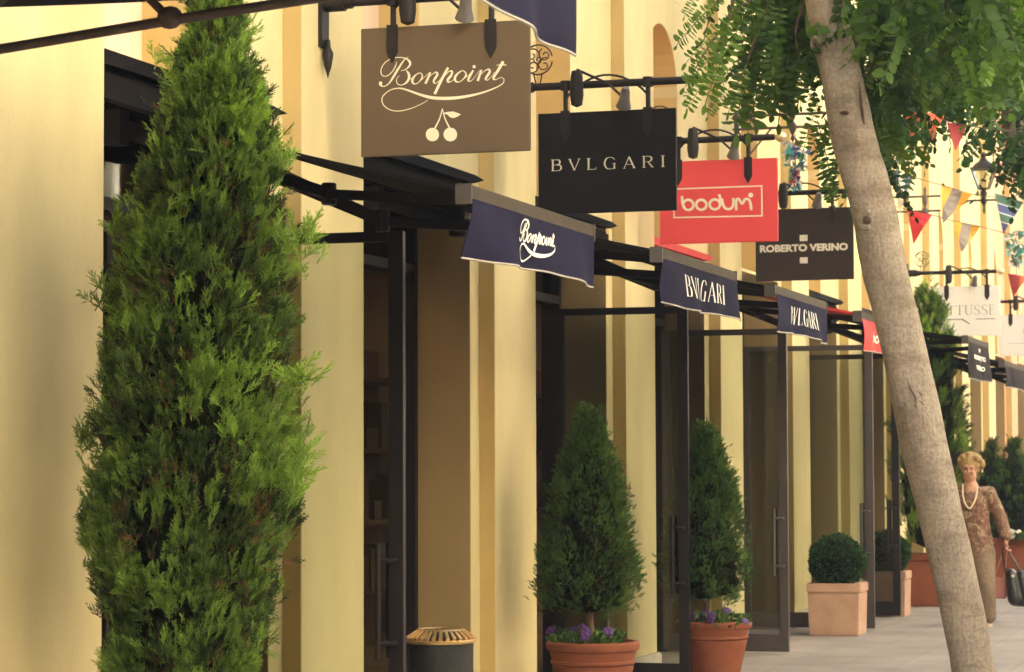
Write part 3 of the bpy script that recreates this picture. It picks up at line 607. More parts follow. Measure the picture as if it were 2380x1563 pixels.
def conifer(root, base, z0, z1, rad, n_cl, n_sp, size, m, up=1.6, seed=1, cen=None, jag=.12, name='crown', rx=1.0, core=.72, clump=.10, inner=.25):
    r = np.random.default_rng(seed); Vs = []; Fs = []; Ts = []; off = 0; frames = [[], [], []]; tin = [[], [], []]
    bx, by = base
    for c in range(n_cl):
        t = r.uniform(0, 1) ** .85 * 1.0; z = z0 + (z1 - z0) * t; ph = r.uniform(0, 2 * math.pi); Rz = rad(t)
        rr = Rz * (1 - abs(r.normal(0, jag)) + max(0, r.normal(-.02, .05)) * (1 if up > 1.3 else .2)); 
        if r.uniform() < inner: rr *= r.uniform(.55, .9)
        cx, cy = bx + (cen(t) if cen else 0) + math.cos(ph) * rr * rx, by + math.sin(ph) * rr
        ct = np.clip(.42 + .38 * math.sin(ph * 5 + t * 23 + 2 * math.sin(t * 31)) * math.sin(t * 37 + ph * 3) + r.normal(0, .2), .13, 1)
        if r.uniform() < .05: ct = .02
        out = np.array([math.cos(ph), math.sin(ph), 0]); lean = r.normal(0, .25 if up > 1.3 else .12, 3)
        cs = clump * r.uniform(.6, 1.3)
        for s_ in range(n_sp):
            o_ = np.array([cx, cy, z]) + r.normal(0, 1, 3) * cs * np.array([.45, .45, .7])
            d = out * r.uniform(.3, 1.1) + np.array([0, 0, up * r.uniform(.4, 1.2)]) + r.normal(0, .28, 3) + lean
            i = r.integers(0, 3); frames[i].append(frame_z(d, r.uniform(0, 6.28), size * r.uniform(.6, 1.3), o_)); tin[i].append(np.clip(ct + r.normal(0, .10), 0, 1))
    for i in range(3):
        if not frames[i]: continue
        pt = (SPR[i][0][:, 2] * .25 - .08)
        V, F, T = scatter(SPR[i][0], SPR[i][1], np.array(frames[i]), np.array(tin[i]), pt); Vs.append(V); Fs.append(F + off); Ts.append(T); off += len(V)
    o = arrays_obj(name, np.concatenate(Vs), np.concatenate(Fs), np.concatenate(Ts), m, root)
    # solid dark twig hull; shade of the gaps put into its colour
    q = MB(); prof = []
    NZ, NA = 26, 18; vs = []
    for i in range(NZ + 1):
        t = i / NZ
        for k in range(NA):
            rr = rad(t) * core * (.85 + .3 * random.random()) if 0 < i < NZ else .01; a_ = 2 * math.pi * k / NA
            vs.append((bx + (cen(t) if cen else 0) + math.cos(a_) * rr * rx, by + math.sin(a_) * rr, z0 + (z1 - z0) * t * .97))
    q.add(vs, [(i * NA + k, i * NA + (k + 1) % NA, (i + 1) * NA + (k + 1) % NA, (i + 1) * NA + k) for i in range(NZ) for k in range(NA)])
    q.build('shaded_twig_core', M['twigs'], root)
    return o
M['twigs'] = mat('shaded_twig_core', (.016, .018, .008), 1.0, (.005, .005, .003), 30, 6, 1.0, 60, 0, 0)  # near-black, carries the shade between the sprays
M['cyp'] = leaf_mat('cypress_green', (.013, .028, .009), (.27, .41, .065), .36, dead=(.20, .10, .035))
M['spruce'] = leaf_mat('spruce_green', (.020, .045, .013), (.13, .23, .045), .35, dead=(.22, .12, .04))
M['box'] = leaf_mat('boxwood_green', (.014, .036, .012), (.055, .13, .03), .3)
M['tree_leaf'] = leaf_mat('tree_leaf_green', (.024, .060, .013), (.15, .27, .042), .42, dead=(.12, .16, .02))
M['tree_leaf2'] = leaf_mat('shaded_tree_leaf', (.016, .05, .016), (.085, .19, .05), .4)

def interp(tab):
    xs, ys = zip(*tab); return lambda t: float(np.interp(t, xs, ys))
def pot(c, r, h, label, m='terra', group='terracotta pots along the arcade'):
    q = MB(); k = r
    prof = [(k * .62, 0), (k * .66, .02), (k * .90, h * .70), (k * .88, h * .705), (k * .93, h * .73), (k * .93, h * .76), (k * .9, h * .77), (k * .96, h * .88), (k * 1.0, h * .89), (k * 1.03, h * .93), (k * 1.03, h * .975), (k * .98, h), (k * .90, h), (k * .88, h * .94), (k * .85, h * .90)]
    q.lathe(prof, c, 40); root = thing('flower_pot', c, label, 'pot', group); q.build('pot_body', M[m], root, smooth=True)
    s = MB(); s.lathe([(.01, h * .90), (k * .5, h * .915), (k * .86, h * .90), (k * .86, h * .88), (.01, h * .88)], c, 24); s.build('soil', M['soil'], root)
    return root
# big cypress in front of the first bay
CX = at(452, 900, Y=9.3).x; sc_ = 10.12 / 6000
cyp = thing('cypress_tree', (CX, 9.3, .5), 'tall feathery green cypress in the left foreground', 'tree')
ztop = at(505, -25, Y=9.3).z; zb = .58
def cypr(z): return z
HW = [(-25, 3), (0, 14), (50, 32), (100, 44), (200, 82), (300, 113), (400, 143), (500, 166), (600, 178), (700, 194), (900, 220), (1100, 234), (1250, 234), (1350, 212), (1450, 182), (1563, 155), (1700, 120)]
CE = [(-25, 505), (100, 512), (200, 512), (300, 512), (400, 502), (500, 488), (700, 470), (900, 463), (1100, 457), (1250, 442), (1350, 450), (1450, 440), (1563, 424), (1700, 424)]
yof = lambda t: CAMZ * 0 + 1080 - (zb + (ztop - zb) * t - CAMZ) / sc_
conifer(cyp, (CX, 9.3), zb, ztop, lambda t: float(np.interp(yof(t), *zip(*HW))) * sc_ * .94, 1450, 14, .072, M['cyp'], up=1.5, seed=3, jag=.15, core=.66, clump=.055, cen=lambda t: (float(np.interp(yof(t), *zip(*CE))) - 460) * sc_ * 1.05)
# a few side tufts that break the outline
def tufts(root, pts, m, size, n, seed, Y, up=1.2):
    r = np.random.default_rng(seed); fr = []; tn = []
    for (px, py, s_, tint) in pts:
        c = np.array(at(px, py, Y=Y))
        for j in range(n): fr.append(frame_z(np.array([r.normal(.25, .6), r.normal(0, .6), up * r.uniform(.2, 1.1)]), r.uniform(0, 6), size * r.uniform(.6, 1.2), c + r.normal(0, 1, 3) * s_)); tn.append(np.clip(tint + r.normal(0, .12), 0, 1))
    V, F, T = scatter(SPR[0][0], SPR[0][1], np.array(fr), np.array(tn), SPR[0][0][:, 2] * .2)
    return arrays_obj('side_shoots', V, F, T, m, root)
tufts(cyp, [(700, 575, .045, .8), (672, 600, .05, .7), (640, 380, .03, .7), (395, 175, .03, .8), (285, 560, .03, .6), (215, 1180, .03, .5), (235, 1290, .03, .4), (690, 1080, .03, .7), (683, 1150, .03, .7), (240, 700, .03, .5), (205, 1045, .025, .4), (690, 900, .03, .7)], M['cyp'], .11, 16, 5, 9.2)
q = MB(); q.tube([(CX, 9.3, .45), (CX + .01, 9.3, 1.2), (CX, 9.3, 2.6)], [.05, .04, .015], 10); q.build('trunk', M['trunkbark'], cyp, smooth=True)
pot((CX, 9.3, 0), .34, .55, 'large terracotta pot under the tall foreground cypress')

def cone_topiary(px, Y, pybase, pytop, Rm, label, seed, tops=False):
    c = at(px, 1500, Y=Y); x = c.x; z0 = at(px, pybase, Y=Y).z; z1 = at(px, pytop, Y=Y).z
    root = thing('conical_topiary', (x, Y, .45), label, 'topiary', 'cone shaped potted conifers')
    tab = [(0, .70), (.08, .97), (.2, 1.0), (.35, .88), (.5, .76), (.65, .64), (.78, .46), (.88, .28), (.95, .14), (1, .03)]
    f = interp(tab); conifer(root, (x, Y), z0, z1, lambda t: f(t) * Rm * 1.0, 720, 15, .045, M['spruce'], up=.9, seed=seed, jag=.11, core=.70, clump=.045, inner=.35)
    q = MB(); q.tube([(x, Y, .40), (x + .01, Y, z0 - .02), (x, Y, z0 + .5)], [.028, .024, .012], 10); q.build('trunk', M['trunkbark'], root, smooth=True)
    return root
def ico_leaf():
    V = np.array([[0, 0, 0], [.3, .05, .4], [0, -.03, 1], [-.3, .05, .4]]); F = np.array([[0, 1, 2], [0, 2, 3]]); return V, F
LEAF = ico_leaf()
def pansies(c, r, label, seed, zoff, nfl=6, flowers='purple'):
    rr = np.random.default_rng(seed); root = thing('pansy_plant', c, label, 'flowers', 'flowers at the foot of the potted trees'); fr = []; tn = []
    for j in range(330):
        a_, q_ = rr.uniform(0, 6.28), r * math.sqrt(rr.uniform(0, 1)); o_ = np.array(c) + np.array([q_ * math.cos(a_), q_ * math.sin(a_), rr.uniform(0, .09)])
        fr.append(frame_z(np.array([math.cos(a_) * .5, math.sin(a_) * .5, .8]) + rr.normal(0, .4, 3), rr.uniform(0, 6), .055 * rr.uniform(.6, 1.2), o_)); tn.append(rr.uniform(.2, .8))
    V, F, T = scatter(LEAF[0], LEAF[1], np.array(fr), np.array(tn)); arrays_obj('foliage', V, F, T, M['spruce'], root)
    for j in range(nfl):
        a_ = -1.57 + rr.uniform(-1.5, 1.5); q_ = r * rr.uniform(.5, 1.08); p = Vector(c) + Vector((q_ * math.cos(a_), q_ * math.sin(a_), rr.uniform(.05, .13)))
        q = MB(); d = Vector((math.cos(a_) * .4, math.sin(a_), .3)).normalized(); Mx = d.to_track_quat('Z', 'Y').to_matrix()
        for t in range(5):
            an = t * 1.257 + .3; q.ball(p + Mx @ Vector((math.cos(an) * .017, math.sin(an) * .017, 0)), .017, 8, (1, 1, .25), Mx)
        q.build('flower', M['pansy' if flowers == 'purple' else 'whitefl'], root, smooth=True)
    return root
M['pansy'] = mat('purple_petals', (.11, .03, .20), .6, (.05, .012, .10), 40)
M['whitefl'] = mat('white_petals', (.8, .78, .7), .6, (.7, .68, .6), 40)
# two potted cones
P1 = at(1378, 1500, Y=15.6); pot((P1.x, 15.6, 0), .285, .50, 'wide terracotta pot at the bottom edge, left of the open door leaf')
cone_topiary(1368, 15.6, 1425, 968, .31, 'dark green cone topiary between the two narrow pilasters, fuller and nearer one', 11)
pansies((P1.x - .03, 15.58, .455), .23, 'purple pansies spilling over the nearer round pot', 4, 0, 9)
P2 = at(1658, 1450, Y=18.55); pot((P2.x, 18.55, 0), .275, .455, 'round terracotta pot half behind the open glass door leaf')
cone_topiary(1640, 18.55, 1395, 998, .33, 'cone topiary with a browned tip behind the open glass door leaf', 12)
pansies((P2.x + .03, 18.5, .41), .24, 'purple pansies in the pot behind the door leaf', 5, 0, 8)

def square_planter(px, Y, pw, h, label, m='terrapale'):
    c = at(px, 1400, Y=Y); x = c.x; hw = pw / 2; root = thing('square_planter', (x, Y, 0), label, 'planter', 'square planters along the arcade')
    q = MB(); t = .92; z2 = h - .085
    vs = [(x - hw * t, Y - hw * t, .0), (x + hw * t, Y - hw * t, .0), (x + hw * t, Y + hw * t, .0), (x - hw * t, Y + hw * t, .0), (x - hw * .96, Y - hw * .96, z2), (x + hw * .96, Y - hw * .96, z2), (x + hw * .96, Y + hw * .96, z2), (x - hw * .96, Y + hw * .96, z2)]
    q.add(vs, [(0, 3, 2, 1), (4, 5, 6, 7), (0, 1, 5, 4), (1, 2, 6, 5), (2, 3, 7, 6), (3, 0, 4, 7)])
    q.build('box_body', M[m], root, bevel=.008)
    q = MB(); i = hw - .05
    q.box(x - hw, x + hw, Y - hw, Y - i, z2 + .001, h); q.box(x - hw, x + hw, Y + i, Y + hw, z2 + .001, h); q.box(x - hw, x - i, Y - i, Y + i, z2 + .001, h); q.box(x + i, x + hw, Y - i, Y + i, z2 + .001, h)
    q.build('rim', M[m], root, bevel=.008); q = MB(); q.box(x - i, x + i, Y - i, Y + i, z2 + .002, h - .02); q.build('soil', M['soil'], root)
    return x
def leafball(c, r, label, seed, n=3200, sz=.034):
    rr = np.random.default_rng(seed); root = thing('boxwood_ball', (c[0], c[1], c[2] - r), label, 'shrub', 'clipped boxwood balls in square planters'); fr = []; tn = []
    for j in range(n):
        d = rr.normal(0, 1, 3); d /= np.linalg.norm(d); q_ = r * (1 - abs(rr.normal(0, .05))) * (1 + .04 * math.sin(d[0] * 9 + d[2] * 7)); o_ = np.array(c) + d * q_ * np.array([1, 1, .93])
        fr.append(frame_z(d + rr.normal(0, .5, 3) + np.array([0, 0, .3]), rr.uniform(0, 6), sz * rr.uniform(.6, 1.3), o_)); tn.append(np.clip(rr.normal(.4, .22), .1, 1))
    V, F, T = scatter(LEAF[0], LEAF[1], np.array(fr), np.array(tn)); arrays_obj('foliage', V, F, T, M['box'], root)
    q = MB(); q.ball(c, r * .93, 20, (1, 1, .93)); q.build('shaded_twig_core', M['twigs'], root)
x = square_planter(1947, 24.1, .50, .485, 'pale terracotta square planter in full view, nearer of the two'); leafball((x, 24.1, .485 + .205), .255, 'dark clipped boxwood ball in the nearer square planter', 21)
x = square_planter(2062, 27.2, .46, .47, 'square planter seen through the farther open door leaf'); leafball((x, 27.2, .47 + .19), .235, 'clipped boxwood ball partly behind the farther door leaf', 22)

# far terracotta boxes, far cypress and cones
def far_box(px, Y, w, h, label):
    c = at(px, 1400, Y=Y); root = thing('terracotta_trough', (c.x, Y, 0), label, 'planter', 'dark terracotta troughs by the far shops'); q = MB()
    q.box(c.x - w / 2, c.x + w / 2, Y - .3, Y + .3, 0, h - .07); q.build('box_body', M['terra'], root, bevel=.01); q = MB(); q.box(c.x - w / 2 - .02, c.x + w / 2 + .02, Y - .32, Y + .32, h - .068, h); q.build('rim', M['terra'], root, bevel=.01); return c.x
x = far_box(2158, 29.3, .62, .58, 'dark terracotta trough just left of the leaning trunk')
fc = thing('cypress_tree', (at(2160, 1000, Y=29.3).x, 29.3, .5), 'tall green cypress rising behind the leaning trunk in front of the LOTTUSSE sign', 'tree')
f_ = interp([(0, .26), (.15, .36), (.4, .40), (.65, .32), (.8, .23), (.9, .16), (.97,.08), (1, .01)])
conifer(fc, (at(2160, 1000, Y=29.3).x, 29.3), .62, at(2165, 690, Y=29.3).z, f_, 260, 14, .12, M['cyp'], up=1.7, seed=31, jag=.1, core=.78, clump=.07)
for i, (px, Y, pt, w, lb) in enumerate(((2306, 36.0, 1030, .30, 'dark green cone tree right of the walking woman'), (2358, 34.0, 1026, .30, 'dark green cone tree at the right edge behind the handbag'))):
    c = at(px, 1200, Y=Y); r_ = thing('conical_topiary', (c.x, Y, .5), lb, 'topiary', 'cone shaped potted conifers'); z1 = at(px, pt, Y=Y).z
    g_ = interp([(0, .8), (.2, 1), (.5, .8), (.8, .42), (1, .05)]); conifer(r_, (c.x, Y), .5, z1, lambda t: g_(t) * w, 130, 14, .07, M['spruce'], up=1.1, seed=40 + i, core=.82, clump=.05)
x = far_box(2372, 34.0, .7, .62, 'terracotta trough at the right edge behind the woman')
x = far_box(2300, 36.0, .7, .5, 'terracotta trough hidden behind the walking woman')
pansies((at(2366, 1240, Y=33.6).x, 33.6, .60), .16, 'white flowers in the trough at the right edge', 8, 0, 9, 'white')

# ------------------------------------------------------------------ litter bin with brass ribbed lid
B = at(1025, 1480, Y=14.1); bx, by = B.x, 14.1; zt = .60
b_ = thing('litter_bin', (bx, by, 0), 'black round litter bin with gleaming ribbed brass lid beside the doorway', 'bin')
q = MB(); q.lathe([(.17, -.05), (.18, -.04), (.185, .30), (.187, .52), (.187, .53)], (bx, by, .05), 40); q.build('bin_body', M['binblack'], b_, smooth=True)
q = MB(); q.lathe([(.188, .528), (.200, .532), (.204, .545), (.196, .553), (.19, .55)], (bx, by, .05), 40, closed=False); q.lathe([(.118, .604), (.13, .612), (.142, .602), (.13, .594), (.118, .604)], (bx, by, .05), 40, closed=False); q.build('lid', M['brass'], b_, smooth=True)
q = MB(); q.lathe([(.01, .575), (.12, .58), (.183, .550), (.18, .545), (.01, .55)], (bx, by, .05), 30); q.build('ash_tray', M['binblack'], b_, smooth=True)
q = MB()
for k in range(30):
    a_ = 2 * math.pi * k / 30; c_, s_ = math.cos(a_), math.sin(a_); q.bar((bx + c_ * .197, by + s_ * .197, .606), (bx + c_ * .13, by + s_ * .13, .65), .024, .02, w2=.014)
q.build('lid_ribs', M['brass'], b_, bevel=.003)

# ------------------------------------------------------------------ leaning street tree
def bark_mat():
    m = mat('smooth_grey_bark', (.34, .29, .24), .9, (.255, .215, .175), 7, 10, .9, 55, 0, .2, stretch=(1, 1, .3)); n = m.node_tree; b = n.nodes['Principled BSDF']
    src = b.inputs['Base Color'].links[0].from_socket; tc = n.nodes['Texture Coordinate']
    no = n.nodes.new('ShaderNodeTexNoise'); no.inputs['Scale'].default_value = 60; no.inputs['Detail'].default_value = 4; n.links.new(tc.outputs['Object'], no.inputs[0])
    w = n.nodes.new('ShaderNodeTexNoise'); w.inputs['Scale'].default_value = 3.2; w.inputs['Detail'].default_value = 6; w.inputs['Roughness'].default_value = .7
    mp = n.nodes.new('ShaderNodeMapping'); mp.inputs['Scale'].default_value = (.8, .8, 2.4); n.links.new(tc.outputs['Object'], mp.inputs[0]); n.links.new(mp.outputs[0], w.inputs[0])
    r1 = n.nodes.new('ShaderNodeValToRGB'); r1.color_ramp.elements[0].position = .33; r1.color_ramp.elements[0].color = (.55, .5, .46, 1); r1.color_ramp.elements[1].position = .52; r1.color_ramp.elements[1].color = (1, 1, 1, 1); n.links.new(w.outputs[0], r1.inputs[0])
    r2 = n.nodes.new('ShaderNodeValToRGB'); r2.color_ramp.elements[0].position = .35; r2.color_ramp.elements[0].color = (.76, .73, .71, 1); r2.color_ramp.elements[1].position = .6; r2.color_ramp.elements[1].color = (1.05, 1.04, 1.02, 1); n.links.new(no.outputs[0], r2.inputs[0])
    a = n.nodes.new('ShaderNodeMix'); a.data_type = 'RGBA'; a.blend_type = 'MULTIPLY'; a.inputs[0].default_value = 1; c = n.nodes.new('ShaderNodeMix'); c.data_type = 'RGBA'; c.blend_type = 'MULTIPLY'; c.inputs[0].default_value = 1
    n.links.new(src, a.inputs[6]); n.links.new(r1.outputs[0], a.inputs[7]); n.links.new(a.outputs[2], c.inputs[6]); n.links.new(r2.outputs[0], c.inputs[7]); n.links.new(c.outputs[2], b.inputs['Base Color'])
    return m
M['bark'] = bark_mat(); M['knot'] = mat('dark_knot', (.10, .06, .04), .95, (.04, .025, .018), 40, 5, .8, 60)
TY = 13.6
cl = [(2300, 1784, 118), (2261, 1563, 102), (2208, 1286, 100), (2138, 996, 102), (2082, 730, 98), (2050, 590, 103), (2022, 460, 106), (1985, 320, 104), (1958, 200, 92), (1938, 100, 90), (1916, 0, 90), (1893, -110, 88), (1868, -240, 84), (1845, -400, 76)]
tk = [(at(a, b, Y=TY), w) for a, b, w in cl]
pts = catmull([(p.x, p.y, p.z, w / 2 / 434.) for p, w in tk], 6)
tree = thing('street_tree', (pts[0][0], TY, 0), 'pale smooth barked street tree leaning left across the right side of the picture', 'tree')
def wob(i, k): return 1 + .05 * math.sin(i * .45 + k * .9) + .04 * math.sin(i * .21 - k * .5 + 1) + .015 * math.sin(i * 1.7 + k * 1.3)
q = MB(); q.tube([p[:3] for p in pts], [p[3] for p in pts], 22, wob=wob); q.build('trunk', M['bark'], tree, smooth=True)
# knots and scars on the side facing the camera
def knot(px, py, r, sx=1, sz=1, ringed=True):
    c = at(px, py, Y=TY - .134); q = MB()
    if ringed: q.tube([c + Vector((math.cos(t) * r * sx, .012 + .03 * abs(math.cos(t)), math.sin(t) * r * sz)) for t in np.linspace(0, 6.28, 18)], r * .5, 8, cap=False)
    q.build('knot_ring', M['bark'], tree, smooth=True) if ringed else None
    q = MB(); q.ball(c + Vector((0, .004, 0)), r * .6, 12, (sx, .35, sz)); q.build('knot_hole', M['knot'], tree, smooth=True)
knot(2015, 512, .040); knot(1893, 100, .024, .8, 1.3); knot(1962, 262, .034, 1.3, .5, False)
def scar(P, w):
    q = MB(); q.tube([at(a, b, Y=TY - .122 + dy) for a, b, dy in P], w, 6); q.build('bark_scar', M['knot'], tree, smooth=True)
scar([(2108, 880, 0), (2116, 905, -.003), (2128, 925, -.002), (2131, 945, .0)], [.001, .004, .004, .001])
scar([(1996, 190, .03), (2001, 235, .026), (2006, 280, .03), (2012, 330, .036)], [.003, .010, .009, .002])
for p_ in ((2103, 938), (2140, 915), (2100, 950), (2144, 937), (2128, 945), (1940, 395), (2180, 1300)): scar([(p_[0] - 3, p_[1] - 4, 0), (p_[0] + 3, p_[1] + 5, 0)], [.003, .003])

# compound leaves (rachis with paired leaflets), quads
def frond_proto(pairs=9, seed=0, droop=.5, L=1.0, ll=.155, lw=.050, face=False):
    r = random.Random(seed); V = []; F = []
    pos = lambda t: np.array([0, -droop * t * t * .5, t * L * (1 - .12 * t)])
    def leaflet(p, d, nrm, l, w):
        d = d / np.linalg.norm(d); s = np.cross(d, nrm); s /= np.linalg.norm(s) + 1e-6; n2 = np.cross(s, d); i = len(V)
        V.extend([p, p + d * l * .35 + s * w + n2 * .006, p + d * l * .75 + s * w * .8, p + d * l - n2 * .012, p + d * l * .75 - s * w * .8, p + d * l * .35 - s * w + n2 * .006, p + d * l * .5 - n2 * .010])
        F.extend([(i, i + 1, i + 2, i + 6), (i + 6, i + 2, i + 3, i + 3), (i, i + 6, i + 4, i + 5), (i + 6, i + 3, i + 3, i + 4)])
    for k in range(pairs):
        t = .12 + .85 * k / pairs; p = pos(t)
        for sg in (-1, 1):
            d = np.array([sg, -.45 - r.uniform(0, .3), .25 + r.uniform(-.15, .15)]) if not face else np.array([sg, r.uniform(-.3, .3), r.uniform(-.1, .35)]); leaflet(p, d, np.array([r.uniform(-.3, .3), r.choice((-1, 1)) * r.uniform(.5, 1.), r.uniform(.4, .9)]), ll * r.uniform(.8, 1.15) * (1 - .25 * abs(t - .5)), lw)
    leaflet(pos(1), np.array([.2, -.3, 1]), np.array([.6, .8, .2]), ll * .8, lw * .8)
    # rachis as a thin 3-sided strip
    m_ = 6
    for j in range(m_):
        a_, b_ = pos(j / m_), pos((j + 1) / m_); i = len(V); V.extend([a_ + [.006, 0, 0], a_ - [.006, 0, 0], b_ - [.006, 0, 0], b_ + [.006, 0, 0]]); F.append((i, i + 1, i + 2, i + 3))
        i = len(V); V.extend([a_ + [0, .006, 0], a_ - [0, .006, 0], b_ - [0, .006, 0], b_ + [0, .006, 0]]); F.append((i, i + 1, i + 2, i + 3))
    F3 = []
    for f in F:
        a, b, c, d = f; F3.append((a, b, c)); 
        if d != c: F3.append((a, c, d))
    return np.array(V, float), np.array(F3)
FR = [frond_proto(seed=i, droop=.3 + .25 * i) for i in range(4)]
FH = [frond_proto(pairs=10, seed=10 + i, droop=.15 + .1 * i, ll=.17, lw=.034, face=True) for i in range(4)]
def leafmass(name, root, items, m, seed, FR=FR, facing=False):
    """items: (point, direction, size, tint)"""
    r = np.random.default_rng(seed); Vs, Fs, Ts, off = [], [], [], 0; fr = [[], [], [], []]; tn = [[], [], [], []]
    for p, d, s_, t_ in items:
        d = np.array(d, float); d /= np.linalg.norm(d); i = r.integers(0, 4)
        up = (np.array([0, -1.0, .2]) if facing else np.array([0, 0, 1.0])) + r.normal(0, .25, 3); y = up - d * up.dot(d)
        if np.linalg.norm(y) < .15: y = np.array([r.normal(), -1.0, 0]); y = y - d * y.dot(d)
        y /= np.linalg.norm(y); x_ = np.cross(y, d); fr[i].append(np.stack([x_ * s_, y * s_, d * s_, np.array(p, float)])); tn[i].append(t_)
    for i in range(4):
        if fr[i]: V, F, T = scatter(FR[i][0], FR[i][1], np.array(fr[i]), np.array(tn[i])); Vs.append(V); Fs.append(F + off); Ts.append(T); off += len(V)
    return arrays_obj(name, np.concatenate(Vs), np.concatenate(Fs), np.concatenate(Ts), m, root)
r_ = np.random.default_rng(77); items = []
# hanging leaves silhouetted in front of the facade: (base px, py, tip px, py, tint)
hang_ = [(1700, 200, 1640, 270, .8), (1735, 150, 1690, 260, .6), (1640, 110, 1600, 190, .9), (1740, 90, 1760, 270, .4), (1780, 20, 1800, 200, .35), (1680, 60, 1650, 190, .7), (1612, 165, 1585, 250, .95), (1830, 120, 1815, 280, .4), (1720, 10, 1665, 150, .6), (1850, 140, 1795, 215, .5), (1690, -20, 1600, 60, .9), (1700, 40, 1590, 140, .85), (1690, 100, 1575, 200, .8), (1720, 60, 1620, 230, .85), (1660, 150, 1590, 260, .9), (1740, -10, 1660, 90, .6), (1760, 60, 1690, 300, .5), (1800, 60, 1735, 300, .45),
         (1760, 120, 1700, 240, .55), (1850, 80, 1790, 290, .4), (1880, 60, 1840, 240, .4), (1870, 130, 1855, 245, .5), (1760, -40, 1730, 90, .5), (1820, 0, 1780, 150, .35), (1630, -30, 1590, 40, .95), (1900, 280, 1935, 420, .5), (1890, 330, 1945, 470, .35),
         (1905, 230, 1860, 350, .7), (1920, 370, 1950, 480, .3), (1800, -30, 1760, 70, .4), (1860, -10, 1810, 120, .3), (1890, 60, 1870, 180, .3), (1700, -40, 1640, 30, .8), (1640, 30, 1560, 110, .9), (1730, 150, 1650, 190, .8)]
for (a, b, c, d, t) in hang_:
    Y = TY + r_.uniform(.1, .8) if a > 1840 else TY + r_.uniform(-.5, .5); p = at(a, b, Y=Y); e = at(c, d, Y=Y + r_.uniform(-.12, .12)); v = e - p; items.append((p, v, v.length * 1.12, t))
hitems = items; items = []
def cloud(n, x0, x1, y0, y1, Y0, Y1, size, tint, down=1.0, dens=None, spread=.16):
    out = []
    while len(out) < n:
        a, b = r_.uniform(x0, x1), r_.uniform(y0, y1)
        if dens and not dens(a, b): continue
        Y = r_.uniform(Y0, Y1); p = at(a, b, Y=Y)
        out.append((p, (r_.normal(0, .7), r_.normal(0, .7), -down * r_.uniform(.1, 1.0)), size * r_.uniform(.7, 1.2), np.clip(r_.normal(tint, spread), .05, 1)))
    return out
items += cloud(90, 1750, 1930, -330, 10, 13.75, 15.0, .46, .35)
items += cloud(55, 1775, 1900, -60, 140, 13.75, 14.9, .40, .30)
items += cloud(240, 1975, 2450, -380, 60, 13.2, 15.5, .46, .4, dens=lambda a, b: True)
items += cloud(60, 1985, 2100, 20, 200, 14.2, 15.4, .42, .2)
low = lambda a, b: b < 140 - 50 * math.sin((a - 2060) / 55.)
items += cloud(110, 2100, 2440, 20, 270, 13.4, 15.6, .42, .55, dens=low)
items += cloud(20, 1995, 2070, 200, 310, 14.2, 15.0, .30, .15, 1.4)
items += cloud(420, 1700, 2700, -1100, -330, 12.2, 16.0, .55, .4)
leafmass('crown', tree, items, M['tree_leaf'], 5); leafmass('hanging_leaves', tree, hitems, M['tree_leaf'], 9, FH, True)
q = MB(); top = Vector(pts[-1][:3]); r2 = random.Random(3)
q.tube([pts[-1][:3], top + Vector((-.1, .1, .8)), top + Vector((-.5, .3, 1.6))], [.08, .06, .03], 10)
q.tube([pts[-8][:3], at(1990, -330, Y=13.9), at(2130, -420, Y=14.2), at(2260, -400, Y=14.5)], [.06, .05, .035, .015], 10)
q.tube([pts[-12][:3], at(1800, -260, Y=13.3), at(1740, -330, Y=13.2)], [.045, .03, .012], 8)
q.tube([at(2130, -420, Y=14.2), at(2190, -200, Y=14.1), at(2200, 0, Y=14.0), at(2215, 140, Y=13.9)], [.025, .018, .012, .005], 8)
q.tube([at(1740, -330, Y=13.2), at(1745, -120, Y=13.4), at(1700, 20, Y=13.5), at(1650, 170, Y=13.5)], [.02, .012, .008, .003], 8)
for P_ in (((1905, -60), (1800, -30), (1720, 20), (1660, 90), (1610, 170)), ((1800, -30), (1765, 60), (1735, 150), (1705, 210)), ((1880, -20), (1850, 70), (1860, 150))):
    q.tube(catmull([tuple(at(a, b, Y=TY + .15)) for a, b in P_], 5), list(np.linspace(.010, .003, (len(P_) - 1) * 5 + 1)), 6)
q.build('limb', M['trunkbark'], tree, smooth=True)
# second tree farther up the street, dark trunk glimpsed in its crown
t2x = at(2352, 400, Y=20.5).x; tr2 = thing('street_tree', (t2x + .15, 20.5, 0), 'second street tree with dark trunk inside dense foliage at the upper right', 'tree')
q = MB(); q.tube([(t2x + 1.3, 20.5, 0), (t2x + .9, 20.5, 1.6), (t2x + .35, 20.5, 3.2), at(2352, 300, Y=20.5), at(2350, 100, Y=20.5), at(2330, -300, Y=20.5)], [.16, .14, .11, .09, .08, .05], 14, wob=wob)
q.build('trunk', M['bark'], tr2, smooth=True)
it2 = []
low2 = lambda a, b: b < (278 + 45 * math.sin((a - 2000) / 47.) if a < 2300 else 290) and not (2090 < a < 2130 and 60 < b < 130)
def cloud2(n, *a, **k):
    return cloud(n, *a, **k)
it2 += cloud2(420, 1985, 2520, -250, 330, 19.0, 22.5, .5, .45, dens=low2)
it2 += cloud2(70, 2345, 2460, 220, 370, 19.5, 21.5, .42, .3)
it2 += cloud2(30, 1985, 2060, 150, 420, 19, 20.5, .42, .1)
it2 += cloud2(300, 1950, 2900, -900, -250, 18.5, 23.5, .6, .45)
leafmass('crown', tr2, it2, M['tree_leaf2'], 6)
q = MB(); q.tube([at(2350, 100, Y=20.5), at(2250, -100, Y=20.8), at(2140, -200, Y=20.9)], [.05, .035, .015], 8); q.tube([at(2352, 250, Y=20.5), at(2420, 60, Y=20.2), at(2500, -60, Y=20)], [.05, .03, .01], 8); q.build('limb', M['bark'], tr2, smooth=True)

